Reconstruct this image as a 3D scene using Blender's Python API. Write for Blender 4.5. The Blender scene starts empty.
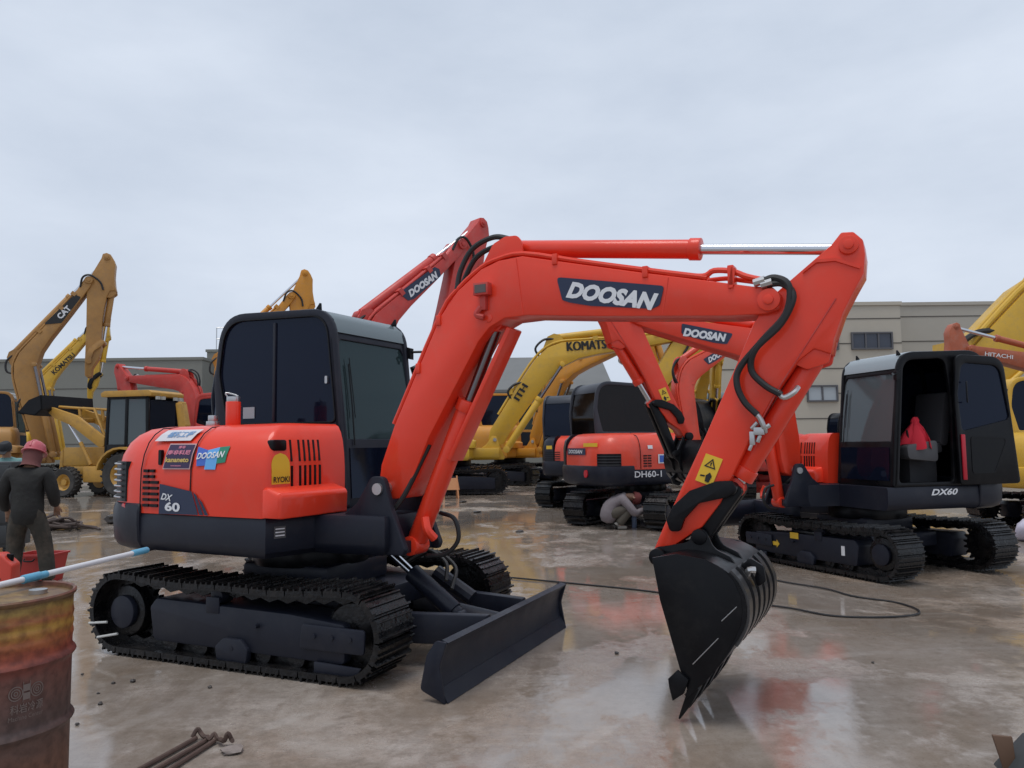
import bpy, bmesh, math, random
from mathutils import Vector, Matrix
R = math.radians
random.seed(7)
S = bpy.context.scene
COL = S.collection

# ------------------------------------------------------------------ camera
cam_d = bpy.data.cameras.new('camera')
cam = bpy.data.objects.new('camera', cam_d); COL.objects.link(cam)
cam_d.sensor_width = 36.0; cam_d.lens = 770/1024*36
cam_d.clip_start = 0.05; cam_d.clip_end = 1500
pt = math.atan((443.5-384)/770); ro = R(0.7)
fw = Vector((0, math.cos(pt), math.sin(pt))); u0 = Vector((0, -math.sin(pt), math.cos(pt))); r0 = Vector((1, 0, 0))
cr = r0*math.cos(ro)-u0*math.sin(ro); cu = u0*math.cos(ro)+r0*math.sin(ro)
cam.matrix_world = Matrix(((cr.x, cu.x, -fw.x, 0), (cr.y, cu.y, -fw.y, 0), (cr.z, cu.z, -fw.z, 1.5), (0, 0, 0, 1)))
S.camera = cam

# ------------------------------------------------------------------ overcast sky and soft sun
W = bpy.data.worlds.new('World'); S.world = W; W.use_nodes = True
n = W.node_tree.nodes; l = W.node_tree.links
bg = n['Background']
sky = n.new('ShaderNodeTexSky'); sky.sky_type = 'NISHITA'; sky.sun_disc = False
sky.sun_elevation = R(77); sky.sun_rotation = R(219); sky.air_density = 1.0; sky.dust_density = 3.0
hs = n.new('ShaderNodeHueSaturation'); hs.inputs['Saturation'].default_value = 0.35
tc = n.new('ShaderNodeTexCoord'); mp = n.new('ShaderNodeMapping'); mp.inputs['Scale'].default_value = (1.0, 1.0, 2.6)
nz = n.new('ShaderNodeTexNoise'); nz.inputs['Scale'].default_value = 1.7; nz.inputs['Detail'].default_value = 7; nz.inputs['Roughness'].default_value = .55
cl = n.new('ShaderNodeValToRGB')
cl.color_ramp.elements[0].position = .3; cl.color_ramp.elements[0].color = (4.5, 5.2, 6.35, 1)
cl.color_ramp.elements[1].position = .72; cl.color_ramp.elements[1].color = (6.5, 7.15, 8.2, 1)
mx = n.new('ShaderNodeMix'); mx.data_type = 'RGBA'; mx.inputs['Factor'].default_value = .93   # the cloud deck covers most of the clear sky
l.new(tc.outputs['Generated'], mp.inputs['Vector']); l.new(mp.outputs['Vector'], nz.inputs['Vector'])
l.new(nz.outputs['Fac'], cl.inputs['Fac']); l.new(sky.outputs['Color'], hs.inputs['Color'])
l.new(hs.outputs['Color'], mx.inputs['A']); l.new(cl.outputs['Color'], mx.inputs['B'])
l.new(mx.outputs['Result'], bg.inputs['Color']); bg.inputs['Strength'].default_value = 0.1
sd = bpy.data.lights.new('sun', 'SUN'); sd.energy = 1.3; sd.angle = R(30); sd.color = (1, .97, .93)
sun = bpy.data.objects.new('sun', sd); COL.objects.link(sun)
sun.rotation_euler = (R(10), R(-8), 0)
S.view_settings.view_transform = 'Standard'; S.view_settings.look = 'None'
S.view_settings.exposure = 0.20; S.view_settings.gamma = 1.0

# ------------------------------------------------------------------ materials
MATS = {}
def pr(name, rgb, rough=.5, metal=0, spec=.5, coat=0, alpha=1, var=0, vscale=3.0, vcol=None, bump=0, bscale=40, rvar=0, dust=0, dcol=(.30, .25, .215), dscale=5):
    if name in MATS: return MATS[name]
    m = bpy.data.materials.new(name); m.use_nodes = True; MATS[name] = m
    N = m.node_tree.nodes; L = m.node_tree.links; b = N['Principled BSDF']
    b.inputs['Base Color'].default_value = (*rgb, 1); b.inputs['Roughness'].default_value = rough
    b.inputs['Metallic'].default_value = metal; b.inputs['Specular IOR Level'].default_value = spec
    b.inputs['Coat Weight'].default_value = coat; b.inputs['Coat Roughness'].default_value = .08
    t = N.new('ShaderNodeTexCoord')
    if var or rvar:
        z = N.new('ShaderNodeTexNoise'); z.inputs['Scale'].default_value = vscale; z.inputs['Detail'].default_value = 6; z.inputs['Roughness'].default_value = .65
        L.new(t.outputs['Object'], z.inputs['Vector'])
        if var:
            q = N.new('ShaderNodeMix'); q.data_type = 'RGBA'
            q.inputs['A'].default_value = (*rgb, 1); q.inputs['B'].default_value = (*(vcol or [c*.5 for c in rgb]), 1)
            mr = N.new('ShaderNodeMapRange'); mr.inputs['From Min'].default_value = .45; mr.inputs['From Max'].default_value = .75
            mr.inputs['To Max'].default_value = var
            L.new(z.outputs['Fac'], mr.inputs['Value']); L.new(mr.outputs['Result'], q.inputs['Factor'])
            L.new(q.outputs['Result'], b.inputs['Base Color'])
        if rvar:
            m2 = N.new('ShaderNodeMapRange'); m2.inputs['From Min'].default_value = .3; m2.inputs['From Max'].default_value = .7
            m2.inputs['To Min'].default_value = max(.02, rough-rvar); m2.inputs['To Max'].default_value = min(1, rough+rvar)
            L.new(z.outputs['Fac'], m2.inputs['Value']); L.new(m2.outputs['Result'], b.inputs['Roughness'])
    if dust:
        zd = N.new('ShaderNodeTexNoise'); zd.inputs['Scale'].default_value = dscale; zd.inputs['Detail'].default_value = 12; zd.inputs['Roughness'].default_value = .78
        L.new(t.outputs['Object'], zd.inputs['Vector'])
        md = N.new('ShaderNodeMapRange'); md.inputs['From Min'].default_value = .50; md.inputs['From Max'].default_value = .78; md.inputs['To Max'].default_value = dust
        L.new(zd.outputs['Fac'], md.inputs['Value'])
        qd = N.new('ShaderNodeMix'); qd.data_type = 'RGBA'; qd.inputs['B'].default_value = (*dcol, 1)
        if b.inputs['Base Color'].links: L.new(b.inputs['Base Color'].links[0].from_socket, qd.inputs['A'])
        else: qd.inputs['A'].default_value = (*rgb, 1)
        L.new(md.outputs['Result'], qd.inputs['Factor']); L.new(qd.outputs['Result'], b.inputs['Base Color'])
    if bump:
        z2 = N.new('ShaderNodeTexNoise'); z2.inputs['Scale'].default_value = bscale; z2.inputs['Detail'].default_value = 4
        L.new(t.outputs['Object'], z2.inputs['Vector'])
        bp = N.new('ShaderNodeBump'); bp.inputs['Strength'].default_value = bump; bp.inputs['Distance'].default_value = .02
        L.new(z2.outputs['Fac'], bp.inputs['Height']); L.new(bp.outputs['Normal'], b.inputs['Normal'])
    return m
def glass(name, tint, dif=(.02, .03, .03), difw=.1, refl=(.9, .95, 1)):
    if name in MATS: return MATS[name]
    m = bpy.data.materials.new(name); m.use_nodes = True; MATS[name] = m
    N = m.node_tree.nodes; L = m.node_tree.links; N.remove(N['Principled BSDF'])
    o = N['Material Output']; tr = N.new('ShaderNodeBsdfTransparent'); tr.inputs['Color'].default_value = (*tint, 1)
    df = N.new('ShaderNodeBsdfDiffuse'); df.inputs['Color'].default_value = (*dif, 1)
    gl = N.new('ShaderNodeBsdfGlossy'); gl.inputs['Roughness'].default_value = .05; gl.inputs['Color'].default_value = (*refl, 1)
    fr = N.new('ShaderNodeFresnel'); fr.inputs['IOR'].default_value = 1.45
    m1 = N.new('ShaderNodeMixShader'); m1.inputs['Fac'].default_value = difw
    m2 = N.new('ShaderNodeMixShader')
    L.new(tr.outputs[0], m1.inputs[1]); L.new(df.outputs[0], m1.inputs[2])
    L.new(fr.outputs[0], m2.inputs['Fac']); L.new(m1.outputs[0], m2.inputs[1]); L.new(gl.outputs[0], m2.inputs[2])
    L.new(m2.outputs[0], o.inputs['Surface'])
    return m
RED = pr('red paint', (.80, .047, .017), .38, spec=.35, var=.30, vscale=2.2, vcol=(.62, .036, .018), coat=.28, dust=.14, dcol=(.42, .22, .17), rvar=.08)
RED_OLD = pr('weathered red paint', (.56, .048, .035), .45, dust=.35, var=.5, vscale=3, vcol=(.36, .04, .04), rvar=.1)
RED_FAR = pr('dusty orange red paint', (.74, .065, .028), .42, coat=.25, dust=.12, var=.5, vscale=2, vcol=(.30, .05, .035))
DARK = pr('blue black paint', (.0125, .0148, .0250), .42, spec=.28, dust=.22, dcol=(.07, .065, .065), var=.45, vscale=3, vcol=(.019, .021, .029), rvar=.12)
BLACK = pr('satin black paint', (.0028, .0030, .0045), .36, spec=.22, dust=.16, dcol=(.07, .065, .06), var=.4, vscale=5, vcol=(.006, .006, .007), rvar=.1)
ROD_SHADED = pr('shaded chromed rod', (.20, .185, .19), .25, metal=1)  # chrome darkened in colour to stand in for shade beneath the boom
WORN = pr('worn black steel', (.020, .020, .022), .30, spec=.7, var=.7, vscale=9, vcol=(.055, .05, .048))
TRACK = pr('wet track steel', (.0040, .0040, .005), .30, spec=.35, dust=.55, dcol=(.055, .047, .042), dscale=9, var=.8, vscale=7, vcol=(.014, .012, .011), rvar=.16, bump=.3, bscale=30)
RUBBER = pr('black hose rubber', (.012, .012, .013), .5)
CHROME = pr('chromed rod', (.62, .63, .66), .16, metal=1)
STEEL = pr('galvanised fittings', (.5, .5, .5), .35, metal=.9)
YEL = pr('yellow paint', (.64, .38, .035), .42, dust=.5, dcol=(.30, .22, .12), var=.45, vscale=1.5, vcol=(.45, .26, .03), rvar=.1)
YEL2 = pr('orange yellow paint', (.60, .25, .018), .45, dust=.4, var=.4, vscale=1.5, vcol=(.42, .18, .02))
TAN = pr('faded ochre paint', (.42, .215, .058), .5, dust=.5, dcol=(.20, .14, .09),  var=.65, vscale=1.6, vcol=(.24, .125, .045), rvar=.1)
OCH = pr('ochre yellow paint', (.50, .27, .045), .5, dust=.5, dcol=(.22, .15, .09), var=.55, vscale=2.5, vcol=(.30, .16, .04), rvar=.1)
WHITE = pr('white lettering', (.72, .73, .75), .5)
GREY = pr('grey plastic', (.075, .075, .08), .6)
SEAT = pr('seat cloth', (.045, .045, .05), .8)
NAVY = pr('navy nameplate', (.012, .022, .06), .35)
YSTK = pr('yellow sticker', (.80, .50, .035), .5)
BSTK = pr('black sticker print', (.01, .01, .01), .5)
PURP = pr('dark purple sticker', (.03, .012, .06), .45)
PINK = pr('pink sticker print', (.7, .22, .32), .5)
GOLD = pr('gold sticker print', (.62, .44, .12), .5)
BLUE = pr('blue sticker print', (.05, .13, .5), .5)
LBLUE = pr('light blue sticker print', (.12, .38, .75), .5)
GREEN = pr('green sticker print', (.02, .22, .13), .5)
REFL = pr('red reflector', (.5, .012, .02), .25, coat=.5)
GLS = glass('dark tinted glass', (.04, .055, .095), (.008, .0115, .026), .7, (.42, .48, .60))
GLF = glass('teal windscreen glass', (.25, .33, .34), (.040, .066, .070), .6, (.6, .7, .72))  # teal diffuse share stands in for reflections on the windscreen
GLC = glass('pale windscreen glass', (.40, .46, .46), (.15, .18, .19), .55)
ROOFG = pr('roof front sheen', (.11, .145, .155), .28, coat=.25)  # sky sheen on the dark roof front, put into the base colour
ROOFL = pr('pale roof front sheen', (.26, .30, .32), .35, coat=.2)  # same painted sky sheen in a lighter tone

# ------------------------------------------------------------------ mesh helpers
def rpoly(pts, rad, seg=5):
    """polygon with rounded corners; rad one number or one per corner"""
    out = []; k = len(pts)
    for i in range(k):
        r = rad[i] if isinstance(rad, (list, tuple)) else rad
        p = Vector(pts[i]); a = Vector(pts[i-1])-p; b = Vector(pts[(i+1) % k])-p
        if r <= 1e-6:
            out += [tuple(p)]*1 if seg == 0 else [tuple(p)]
            continue
        la, lb = a.length, b.length; a.normalize(); b.normalize()
        ang = a.angle(b); d = min(r/math.tan(ang/2), la*.49, lb*.49)
        for s in range(seg+1):
            t = s/seg
            q = (p+a*d)*(1-t)**2+p*2*t*(1-t)+(p+b*d)*t**2
            out.append(tuple(q))
    return out
def cat(pts, n=8, closed=False):
    P = [Vector(p) for p in pts]; k = len(P); out = []
    if k < 3: return P
    rng = range(k) if closed else range(k-1)
    for i in rng:
        p1, p2 = P[i], P[(i+1) % k]
        p0 = P[i-1] if (closed or i > 0) else p1*2-p2
        p3 = P[(i+2) % k] if (closed or i < k-2) else p2*2-p1
        for s in range(n):
            t = s/n
            out.append(.5*((2*p1)+(p2-p0)*t+(2*p0-5*p1+4*p2-p3)*t*t+(3*p1-p0-3*p2+p3)*t**3))
    if not closed: out.append(P[-1])
    return out
class MB:
    def __init__(s): s.v = []; s.f = []; s.m = []; s.cur = 0
    def add(s, vs, fs):
        o = len(s.v); s.v += [tuple(v) for v in vs]; s.f += [tuple(i+o for i in f) for f in fs]; s.m += [s.cur]*len(fs)
    def box(s, x0, x1, y0, y1, z0, z1):
        s.add([(x0, y0, z0), (x1, y0, z0), (x1, y1, z0), (x0, y1, z0), (x0, y0, z1), (x1, y0, z1), (x1, y1, z1), (x0, y1, z1)],
              [(0, 3, 2, 1), (4, 5, 6, 7), (0, 1, 5, 4), (1, 2, 6, 5), (2, 3, 7, 6), (3, 0, 4, 7)]); return s
    def prism(s, poly, a0, a1, ax='y'):
        """polygon in the plane across ax, extruded along ax"""
        k = len(poly)
        f = {'y': lambda p, a: (p[0], a, p[1]), 'z': lambda p, a: (p[0], p[1], a), 'x': lambda p, a: (a, p[0], p[1])}[ax]
        vs = [f(p, a0) for p in poly]+[f(p, a1) for p in poly]
        fs = [tuple(range(k)), tuple(range(2*k-1, k-1, -1))]+[(i, i+k, (i+1) % k+k, (i+1) % k) for i in range(k)]
        s.add(vs, fs); return s
    def ring(s, outer, inner, a0, a1, ax='y'):
        k = len(outer); assert k == len(inner), (k, len(inner))
        f = {'y': lambda p, a: (p[0], a, p[1]), 'z': lambda p, a: (p[0], p[1], a), 'x': lambda p, a: (a, p[0], p[1])}[ax]
        vs = [f(p, a) for a in (a0, a1) for L in (outer, inner) for p in L]
        fs = []
        for i in range(k):
            j = (i+1) % k
            fs += [(i, j, k+j, k+i), (2*k+i, 3*k+i, 3*k+j, 2*k+j), (i, 2*k+i, 2*k+j, j), (k+i, k+j, 3*k+j, 3*k+i)]
        s.add(vs, fs); return s
    def loft(s, loops, cap=True):
        k = len(loops[0]); o = [p for L in loops for p in L]; fs = []
        for r in range(len(loops)-1):
            for i in range(k):
                j = (i+1) % k; fs.append((r*k+i, r*k+j, (r+1)*k+j, (r+1)*k+i))
        if cap: fs += [tuple(range(k-1, -1, -1)), tuple(range((len(loops)-1)*k, len(loops)*k))]
        s.add(o, fs); return s
    def tube(s, pts, r, seg=8, smooth=0, closed=False, cap=True):
        P = cat(pts, smooth, closed) if smooth else [Vector(p) for p in pts]
        k = len(P); loops = []; up = None
        for i in range(k):
            t = (P[(i+1) % k]-P[i-1]) if (closed or 0 < i < k-1) else (P[1]-P[0] if i == 0 else P[-1]-P[-2])
            if t.length < 1e-9: t = Vector((0, 0, 1))
            t.normalize()
            if up is None: up = Vector((0, 0, 1)) if abs(t.z) < .9 else Vector((1, 0, 0))
            a = t.cross(up)
            if a.length < 1e-6: a = t.orthogonal()
            a.normalize(); up = a.cross(t).normalized()
            rr = r[min(i*len(r)//k, len(r)-1)] if isinstance(r, (list, tuple)) else r
            loops.append([P[i]+(a*math.cos(q)+up*math.sin(q))*rr for q in [2*math.pi*j/seg for j in range(seg)]])
        if closed: s.loft(loops+[loops[0]], False)
        else: s.loft(loops, cap)
        return s
    def cyl(s, p0, p1, r, seg=20, r1=None):
        p0, p1 = Vector(p0), Vector(p1); t = (p1-p0).normalized(); a = t.orthogonal().normalized(); b = t.cross(a)
        L = []
        for p, q in ((p0, r), (p1, r if r1 is None else r1)):
            L.append([p+(a*math.cos(w)+b*math.sin(w))*q for w in [2*math.pi*j/seg for j in range(seg)]])
        s.loft(L); return s
    def lathe(s, prof, c=(0, 0, 0), ax='z', seg=32, cap=True):
        c = Vector(c); L = []
        for r, h in prof:
            lp = []
            for j in range(seg):
                w = 2*math.pi*j/seg; x, y = r*math.cos(w), r*math.sin(w)
                lp.append(c+Vector({'z': (x, y, h), 'y': (x, h, y), 'x': (h, x, y)}[ax]))
            L.append(lp)
        if not cap: L.append(L[0])
        s.loft(L, cap); return s
    def xf(s, fn): s.v = [tuple(fn(Vector(v))) for v in s.v]; return s
    def build(s, name, mat, parent=None, bev=0, seg=2, ang=35, rotz=None, flat=False, label=None):
        me = bpy.data.meshes.new(name); bm = bmesh.new()
        vs = [bm.verts.new(v) for v in s.v]
        for f, mi in zip(s.f, s.m):
            try:
                q = bm.faces.new([vs[i] for i in f]); q.material_index = mi
            except ValueError: pass
        bmesh.ops.remove_doubles(bm, verts=bm.verts, dist=1e-5)
        bmesh.ops.recalc_face_normals(bm, faces=bm.faces)
        if bev:
            ed = [e for e in bm.edges if len(e.link_faces) == 2 and e.calc_face_angle(0) > R(28)]
            if ed: bmesh.ops.bevel(bm, geom=ed, offset=bev, segments=seg, profile=.5, affect='EDGES', clamp_overlap=True)
        bm.to_mesh(me); bm.free()
        if not flat:
            for p in me.polygons: p.use_smooth = True
            me.set_sharp_from_angle(angle=R(ang))
        for m in (mat if isinstance(mat, list) else [mat]): me.materials.append(m)
        o = bpy.data.objects.new(name, me); COL.objects.link(o)
        if parent is not None: o.parent = parent
        if rotz is not None: o.rotation_euler.z = rotz
        if label: o['label'] = label
        return o
def tag(o, label=None, cat=None, group=None, kind=None):
    if label: o['label'] = label
    if cat: o['category'] = cat
    if group: o['group'] = group
    if kind: o['kind'] = kind
    return o
def thing(name, loc, label, cat, group=None, rz=0, sc=1):
    o = bpy.data.objects.new(name, None); COL.objects.link(o); o.empty_display_size = .2
    o.location = loc; o.rotation_euler.z = rz; o.scale = (sc, sc, sc)
    return tag(o, label, cat, group)
_tx = {}
def text_geo(body, bold=0.0, shear=0.0):
    k = (body, bold, shear)
    if k not in _tx:
        c = bpy.data.curves.new('t', 'FONT'); c.body = body; c.size = 1; c.offset = bold; c.shear = shear; c.fill_mode = 'FRONT'; c.resolution_u = 3
        o = bpy.data.objects.new('t', c); COL.objects.link(o)
        me = bpy.data.meshes.new_from_object(o.evaluated_get(bpy.context.evaluated_depsgraph_get()))
        vs = [v.co.copy() for v in me.vertices]; fs = [tuple(p.vertices) for p in me.polygons]
        bpy.data.objects.remove(o); bpy.data.meshes.remove(me)
        x0 = min(v.x for v in vs); x1 = max(v.x for v in vs); y0 = min(v.y for v in vs); y1 = max(v.y for v in vs)
        _tx[k] = ([((v.x-x0)/(x1-x0), (v.y-y0)/(y1-y0)) for v in vs], fs)
    return _tx[k]
def text(body, o, ux, uz, w, h, mat, parent=None, bold=.02, shear=0, fn=None, rotz=None, name='lettering', heavy=0):
    """letters laid on the rectangle o + ux*w + uz*h"""
    g, fs = text_geo(body, bold, shear); o = Vector(o); ux = Vector(ux).normalized(); uz = Vector(uz).normalized()
    mb = MB(); nrm = ux.cross(uz)
    for i_, d_ in enumerate((0, heavy, -heavy) if heavy else (0,)): mb.add([o+ux*(p[0]*w+d_)+uz*(p[1]*h)+nrm*(.0015*i_) for p in g], fs)
    if fn: mb.xf(fn)
    return mb.build(name, mat, parent, rotz=rotz, flat=True)
def r2(p, c, a):
    x, z = p[0]-c[0], p[1]-c[1]; return (c[0]+math.cos(a)*x-math.sin(a)*z, c[1]+math.sin(a)*x+math.cos(a)*z)

# ------------------------------------------------------------------ ground
def ground_mat():
    m = bpy.data.materials.new('wet muddy concrete'); m.use_nodes = True
    N = m.node_tree.nodes; L = m.node_tree.links; b = N['Principled BSDF']
    t = N.new('ShaderNodeTexCoord')
    def noise(sc, det=6, rg=.6, scale=(1, 1, 1), rot=0, dist=0):
        mp = N.new('ShaderNodeMapping'); mp.inputs['Scale'].default_value = scale; mp.inputs['Rotation'].default_value = (0, 0, rot)
        L.new(t.outputs['Object'], mp.inputs['Vector'])
        z = N.new('ShaderNodeTexNoise'); z.inputs['Scale'].default_value = sc; z.inputs['Detail'].default_value = det; z.inputs['Roughness'].default_value = rg
        z.inputs['Distortion'].default_value = dist
        L.new(mp.outputs['Vector'], z.inputs['Vector']); return z.outputs['Fac']
    def mr(v, a, b_, c=0, d=1, clampd=True):
        q = N.new('ShaderNodeMapRange'); q.inputs['From Min'].default_value = a; q.inputs['From Max'].default_value = b_
        q.inputs['To Min'].default_value = c; q.inputs['To Max'].default_value = d; q.interpolation_type = 'SMOOTHSTEP'
        L.new(v, q.inputs['Value']); return q.outputs['Result']
    def mix(f, A, B):
        q = N.new('ShaderNodeMix'); q.data_type = 'RGBA'
        if isinstance(f, float): q.inputs['Factor'].default_value = f
        else: L.new(f, q.inputs['Factor'])
        for k, v in (('A', A), ('B', B)):
            if isinstance(v, tuple): q.inputs[k].default_value = (*v, 1)
            else: L.new(v, q.inputs[k])
        return q.outputs['Result']
    def math2(op, a, b_):
        q = N.new('ShaderNodeMath'); q.operation = op
        for i, v in enumerate((a, b_)):
            if isinstance(v, (int, float)): q.inputs[i].default_value = v
            else: L.new(v, q.inputs[i])
        return q.outputs[0]
    big = noise(.33, 12, .68, dist=.4); mid = noise(1.3, 14, .72, dist=.5); fine = noise(11, 10, .75); grit = noise(85, 6, .75)
    streak = noise(1.5, 12, .72, (1, .20, 1), R(62), .3); streak2 = noise(2.0, 12, .70, (.14, 1, 1), R(-25), .5)
    c = mix(mr(mid, .34, .66), (.315, .265, .222), (.42, .368, .325))
    c = mix(mr(big, .45, .60, 0, .75), c, (.295, .215, .155))                 # brown mud film
    c = mix(mr(streak, .50, .66, 0, .65), c, (.215, .168, .132))             # smeared mud
    c = mix(mr(streak2, .52, .66, 0, .42), c, (.46, .41, .365))              # scraped pale concrete
    red = noise(.55, 10, .7, dist=.2)
    c = mix(mr(red, .62, .72, 0, .25), c, (.26, .12, .08))                 # rusty patches
    c = mix(mr(fine, .46, .72, 0, .50), c, (.18, .145, .12))
    c = mix(mr(fine, .50, .32, 0, .28), c, (.47, .42, .37))
    c = mix(mr(grit, .54, .70, 0, .62), c, (.055, .047, .04))
    # thin skid arcs left by the tracks, broken up by noise
    wv = N.new('ShaderNodeTexWave'); wv.wave_type = 'RINGS'; wv.rings_direction = 'Z'; wv.inputs['Scale'].default_value = .42; wv.inputs['Distortion'].default_value = 3.0; wv.inputs['Detail'].default_value = 3; wv.inputs['Detail Scale'].default_value = .6
    mpw = N.new('ShaderNodeMapping'); mpw.inputs['Location'].default_value = (-3.5, -1.5, 0); L.new(t.outputs['Object'], mpw.inputs['Vector']); L.new(mpw.outputs[0], wv.inputs['Vector'])
    arc_ = math2('MULTIPLY', mr(wv.outputs['Fac'], .93, .995), mr(streak2, .45, .6))
    c = mix(math2('MULTIPLY', arc_, .3), c, (.56, .52, .48))
    vo = N.new('ShaderNodeTexVoronoi'); vo.feature = 'DISTANCE_TO_EDGE'; vo.inputs['Scale'].default_value = .30
    dv = N.new('ShaderNodeTexNoise'); dv.inputs['Scale'].default_value = 1.2; dv.inputs['Detail'].default_value = 8; L.new(t.outputs['Object'], dv.inputs['Vector'])
    va = N.new('ShaderNodeVectorMath'); va.operation = 'MULTIPLY_ADD'; va.inputs[1].default_value = (.9, .9, 0); L.new(dv.outputs['Color'], va.inputs[0]); L.new(t.outputs['Object'], va.inputs[2]); L.new(va.outputs[0], vo.inputs['Vector'])
    crack = math2('MULTIPLY', mr(vo.outputs['Distance'], .004, .0), mr(big, .5, .6))
    c = mix(math2('MULTIPLY', crack, .5), c, (.10, .085, .072))
    wet = noise(.42, 12, .66, (1, 1, 1), .4, .5); wet2 = noise(2.4, 12, .72, (1, .55, 1), R(20), .3)
    wsum = math2('ADD', math2('MULTIPLY', wet, .62), math2('ADD', math2('MULTIPLY', wet2, .26), math2('MULTIPLY', fine, .12)))
    pud = mr(wsum, .41, .525)
    c = mix(mr(pud, 0, 1, 0, .40), c, (.14, .108, .082))                     # soaked concrete is darker
    L.new(c, b.inputs['Base Color'])
    rough = math2('ADD', mr(pud, 0, 1, .19, .018), math2('MULTIPLY', math2('MULTIPLY', mr(fine, .3, .7), mr(pud, 0, 1, 1, .2)), .16))
    L.new(rough, b.inputs['Roughness'])
    L.new(mr(pud, 0, 1, .8, 1.0), b.inputs['Specular IOR Level'])
    h = math2('ADD', math2('MULTIPLY', mid, .5), math2('ADD', math2('MULTIPLY', fine, .30), math2('MULTIPLY', grit, .06)))
    h = math2('ADD', h, math2('MULTIPLY', streak, .5))
    h = math2('ADD', h, math2('MULTIPLY', arc_, .05))
    bp = N.new('ShaderNodeBump'); bp.inputs['Distance'].default_value = .03
    L.new(h, bp.inputs['Height']); L.new(mr(pud, 0, 1, .75, .04), bp.inputs['Strength']); L.new(bp.outputs['Normal'], b.inputs['Normal'])
    return m
def sstep(a, b, v): t_ = min(1, max(0, (v-a)/(b-a))); return t_*t_*(3-2*t_)
def gz(x, y):
    """the yard falls a few centimetres towards the right, where the rain water runs off"""
    return -.085*sstep(2.0, 3.7, x)*sstep(5.5, 7.6, y)
xs_ = [-400, -60, -10, 0]+[1.6+.15*i for i in range(17)]+[10, 60, 400]; ys_ = [-60, 0, 4]+[5.3+.2*i for i in range(13)]+[14, 40, 120, 700]
g = MB(); g.add([(x, y, gz(x, y)) for y in ys_ for x in xs_], [(j*len(xs_)+i, j*len(xs_)+i+1, (j+1)*len(xs_)+i+1, (j+1)*len(xs_)+i) for j in range(len(ys_)-1) for i in range(len(xs_)-1)])
tag(g.build('ground', ground_mat()), kind='structure')

# ------------------------------------------------------------------ buildings
def wall_mat(name, rgb, dark, pitch):
    m = pr(name, rgb, .7, var=.35, vscale=.35, vcol=[c*.8 for c in rgb])
    return m
BEIGE = wall_mat('beige panel cladding', (.47, .43, .36), 0, 1)
BEIGE2 = wall_mat('grey beige panel cladding', (.41, .38, .325), 0, 1)
OLIVE = wall_mat('grey olive sheeting', (.21, .21, .185), 0, 1)
ROOFM = pr('grey roof sheeting', (.15, .152, .148), .6, var=.4, vscale=.5)
SEAM = pr('dark joint', (.10, .092, .08), .8)
WINF = pr('window frame', (.10, .10, .11), .5)
WING = pr('dark window glass', (.05, .06, .085), .12)
WINL = pr('pale window glass', (.40, .44, .47), .2)
DOORD = pr('dark doorway', (.018, .019, .022), .7)
def hall(name, label, x0, x1, y, depth, h, mat, pitch=1.05, wins=()):
    t = thing(name, ((x0+x1)/2, y, 0), label, 'building')
    w = (x1-x0)/2
    m = MB().box(-w, w, 0, depth, 0, h); m.build('wall', mat, t)
    k = MB(); z = pitch
    while z < h-.2:
        k.box(-w, w, -.02, 0.01, z-.025, z+.025); z += pitch
    k.build('panel_joint', SEAM, t)
    MB().box(-w-.08, w+.08, -.08, depth+.08, h, h+.18).build('parapet_cap', mat, t)
    for (a, b_, c0, c1, n_, gm) in wins:
        a -= (x0+x1)/2; b_ -= (x0+x1)/2
        f = MB(); f.ring([(a-.08, c0-.08), (b_+.08, c0-.08), (b_+.08, c1+.08), (a-.08, c1+.08)], [(a, c0), (b_, c0), (b_, c1), (a, c1)], -.12, .02)
        for i in range(1, n_): x = a+(b_-a)*i/n_; f.box(x-.04, x+.04, -.10, .02, c0, c1)
        fo = f.build('window', WINF, t)
        MB().box(a, b_, -.04, -.03, c0, c1).build('pane', gm, fo)
    return t
hall('warehouse', 'beige panelled two storey building behind the black excavator with a high band of windows', 9.4, 20.4, 40, 12, 8.5, BEIGE, 1.3,
     [(17.83, 19.83, 6.25, 7.0, 3, WING), (15.4, 16.85, 3.55, 4.25, 2, WINL), (15.2, 17.0, 6.25, 7.0, 3, WING), (11.5, 13.5, 6.25, 7.0, 3, WING), (11.6, 13.2, 3.55, 4.25, 2, WINL)])
hall('warehouse', 'plain grey beige windowless hall set back at the right edge behind the yellow boom', 20.55, 44, 41.4, 14, 8.7, BEIGE2, 1.35)
hall('warehouse', 'long low grey olive shed behind the upright ochre boom on the left', -44, -20.2, 50, 16, 7.2, OLIVE, 1.8)
hall('warehouse', 'small grey block with a railing on its roof between red boom and main cab', -21.5, -12, 54, 10, 8.2, OLIVE, 1.8)
t = thing('roof_railing', (-21.0, 54.4, 8.38), 'thin metal cage railing standing on the roof corner of the small grey block', 'railing')
k = MB()
for x in (0, .65, 1.3): k.tube([(x, 0, 0), (x, 0, 1.6)], .035, 5)
for z in (.8, 1.6): k.tube([(0, 0, z), (1.3, 0, z)], .035, 5)
k.build('rail', STEEL, t)
t = thing('gabled_shed', (1.9, 45, 0), 'grey gabled shed with a dark doorway beneath the raised yellow boom', 'building')
k = MB(); k.box(-7.3, 3.7, 0, 12, 0, 4.7); k.build('wall', OLIVE, t)
k = MB(); k.prism([(-.5, 4.62), (6, 7.2), (12.5, 4.62), (12.5, 4.45), (6, 7.0), (-.5, 4.45)], -7.6, 4.0, 'x'); k.build('roof', ROOFM, t, flat=True)
k = MB(); k.box(.2, 3.0, -.05, .02, 0, 4.1); k.build('doorway', DOORD, t)

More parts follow.
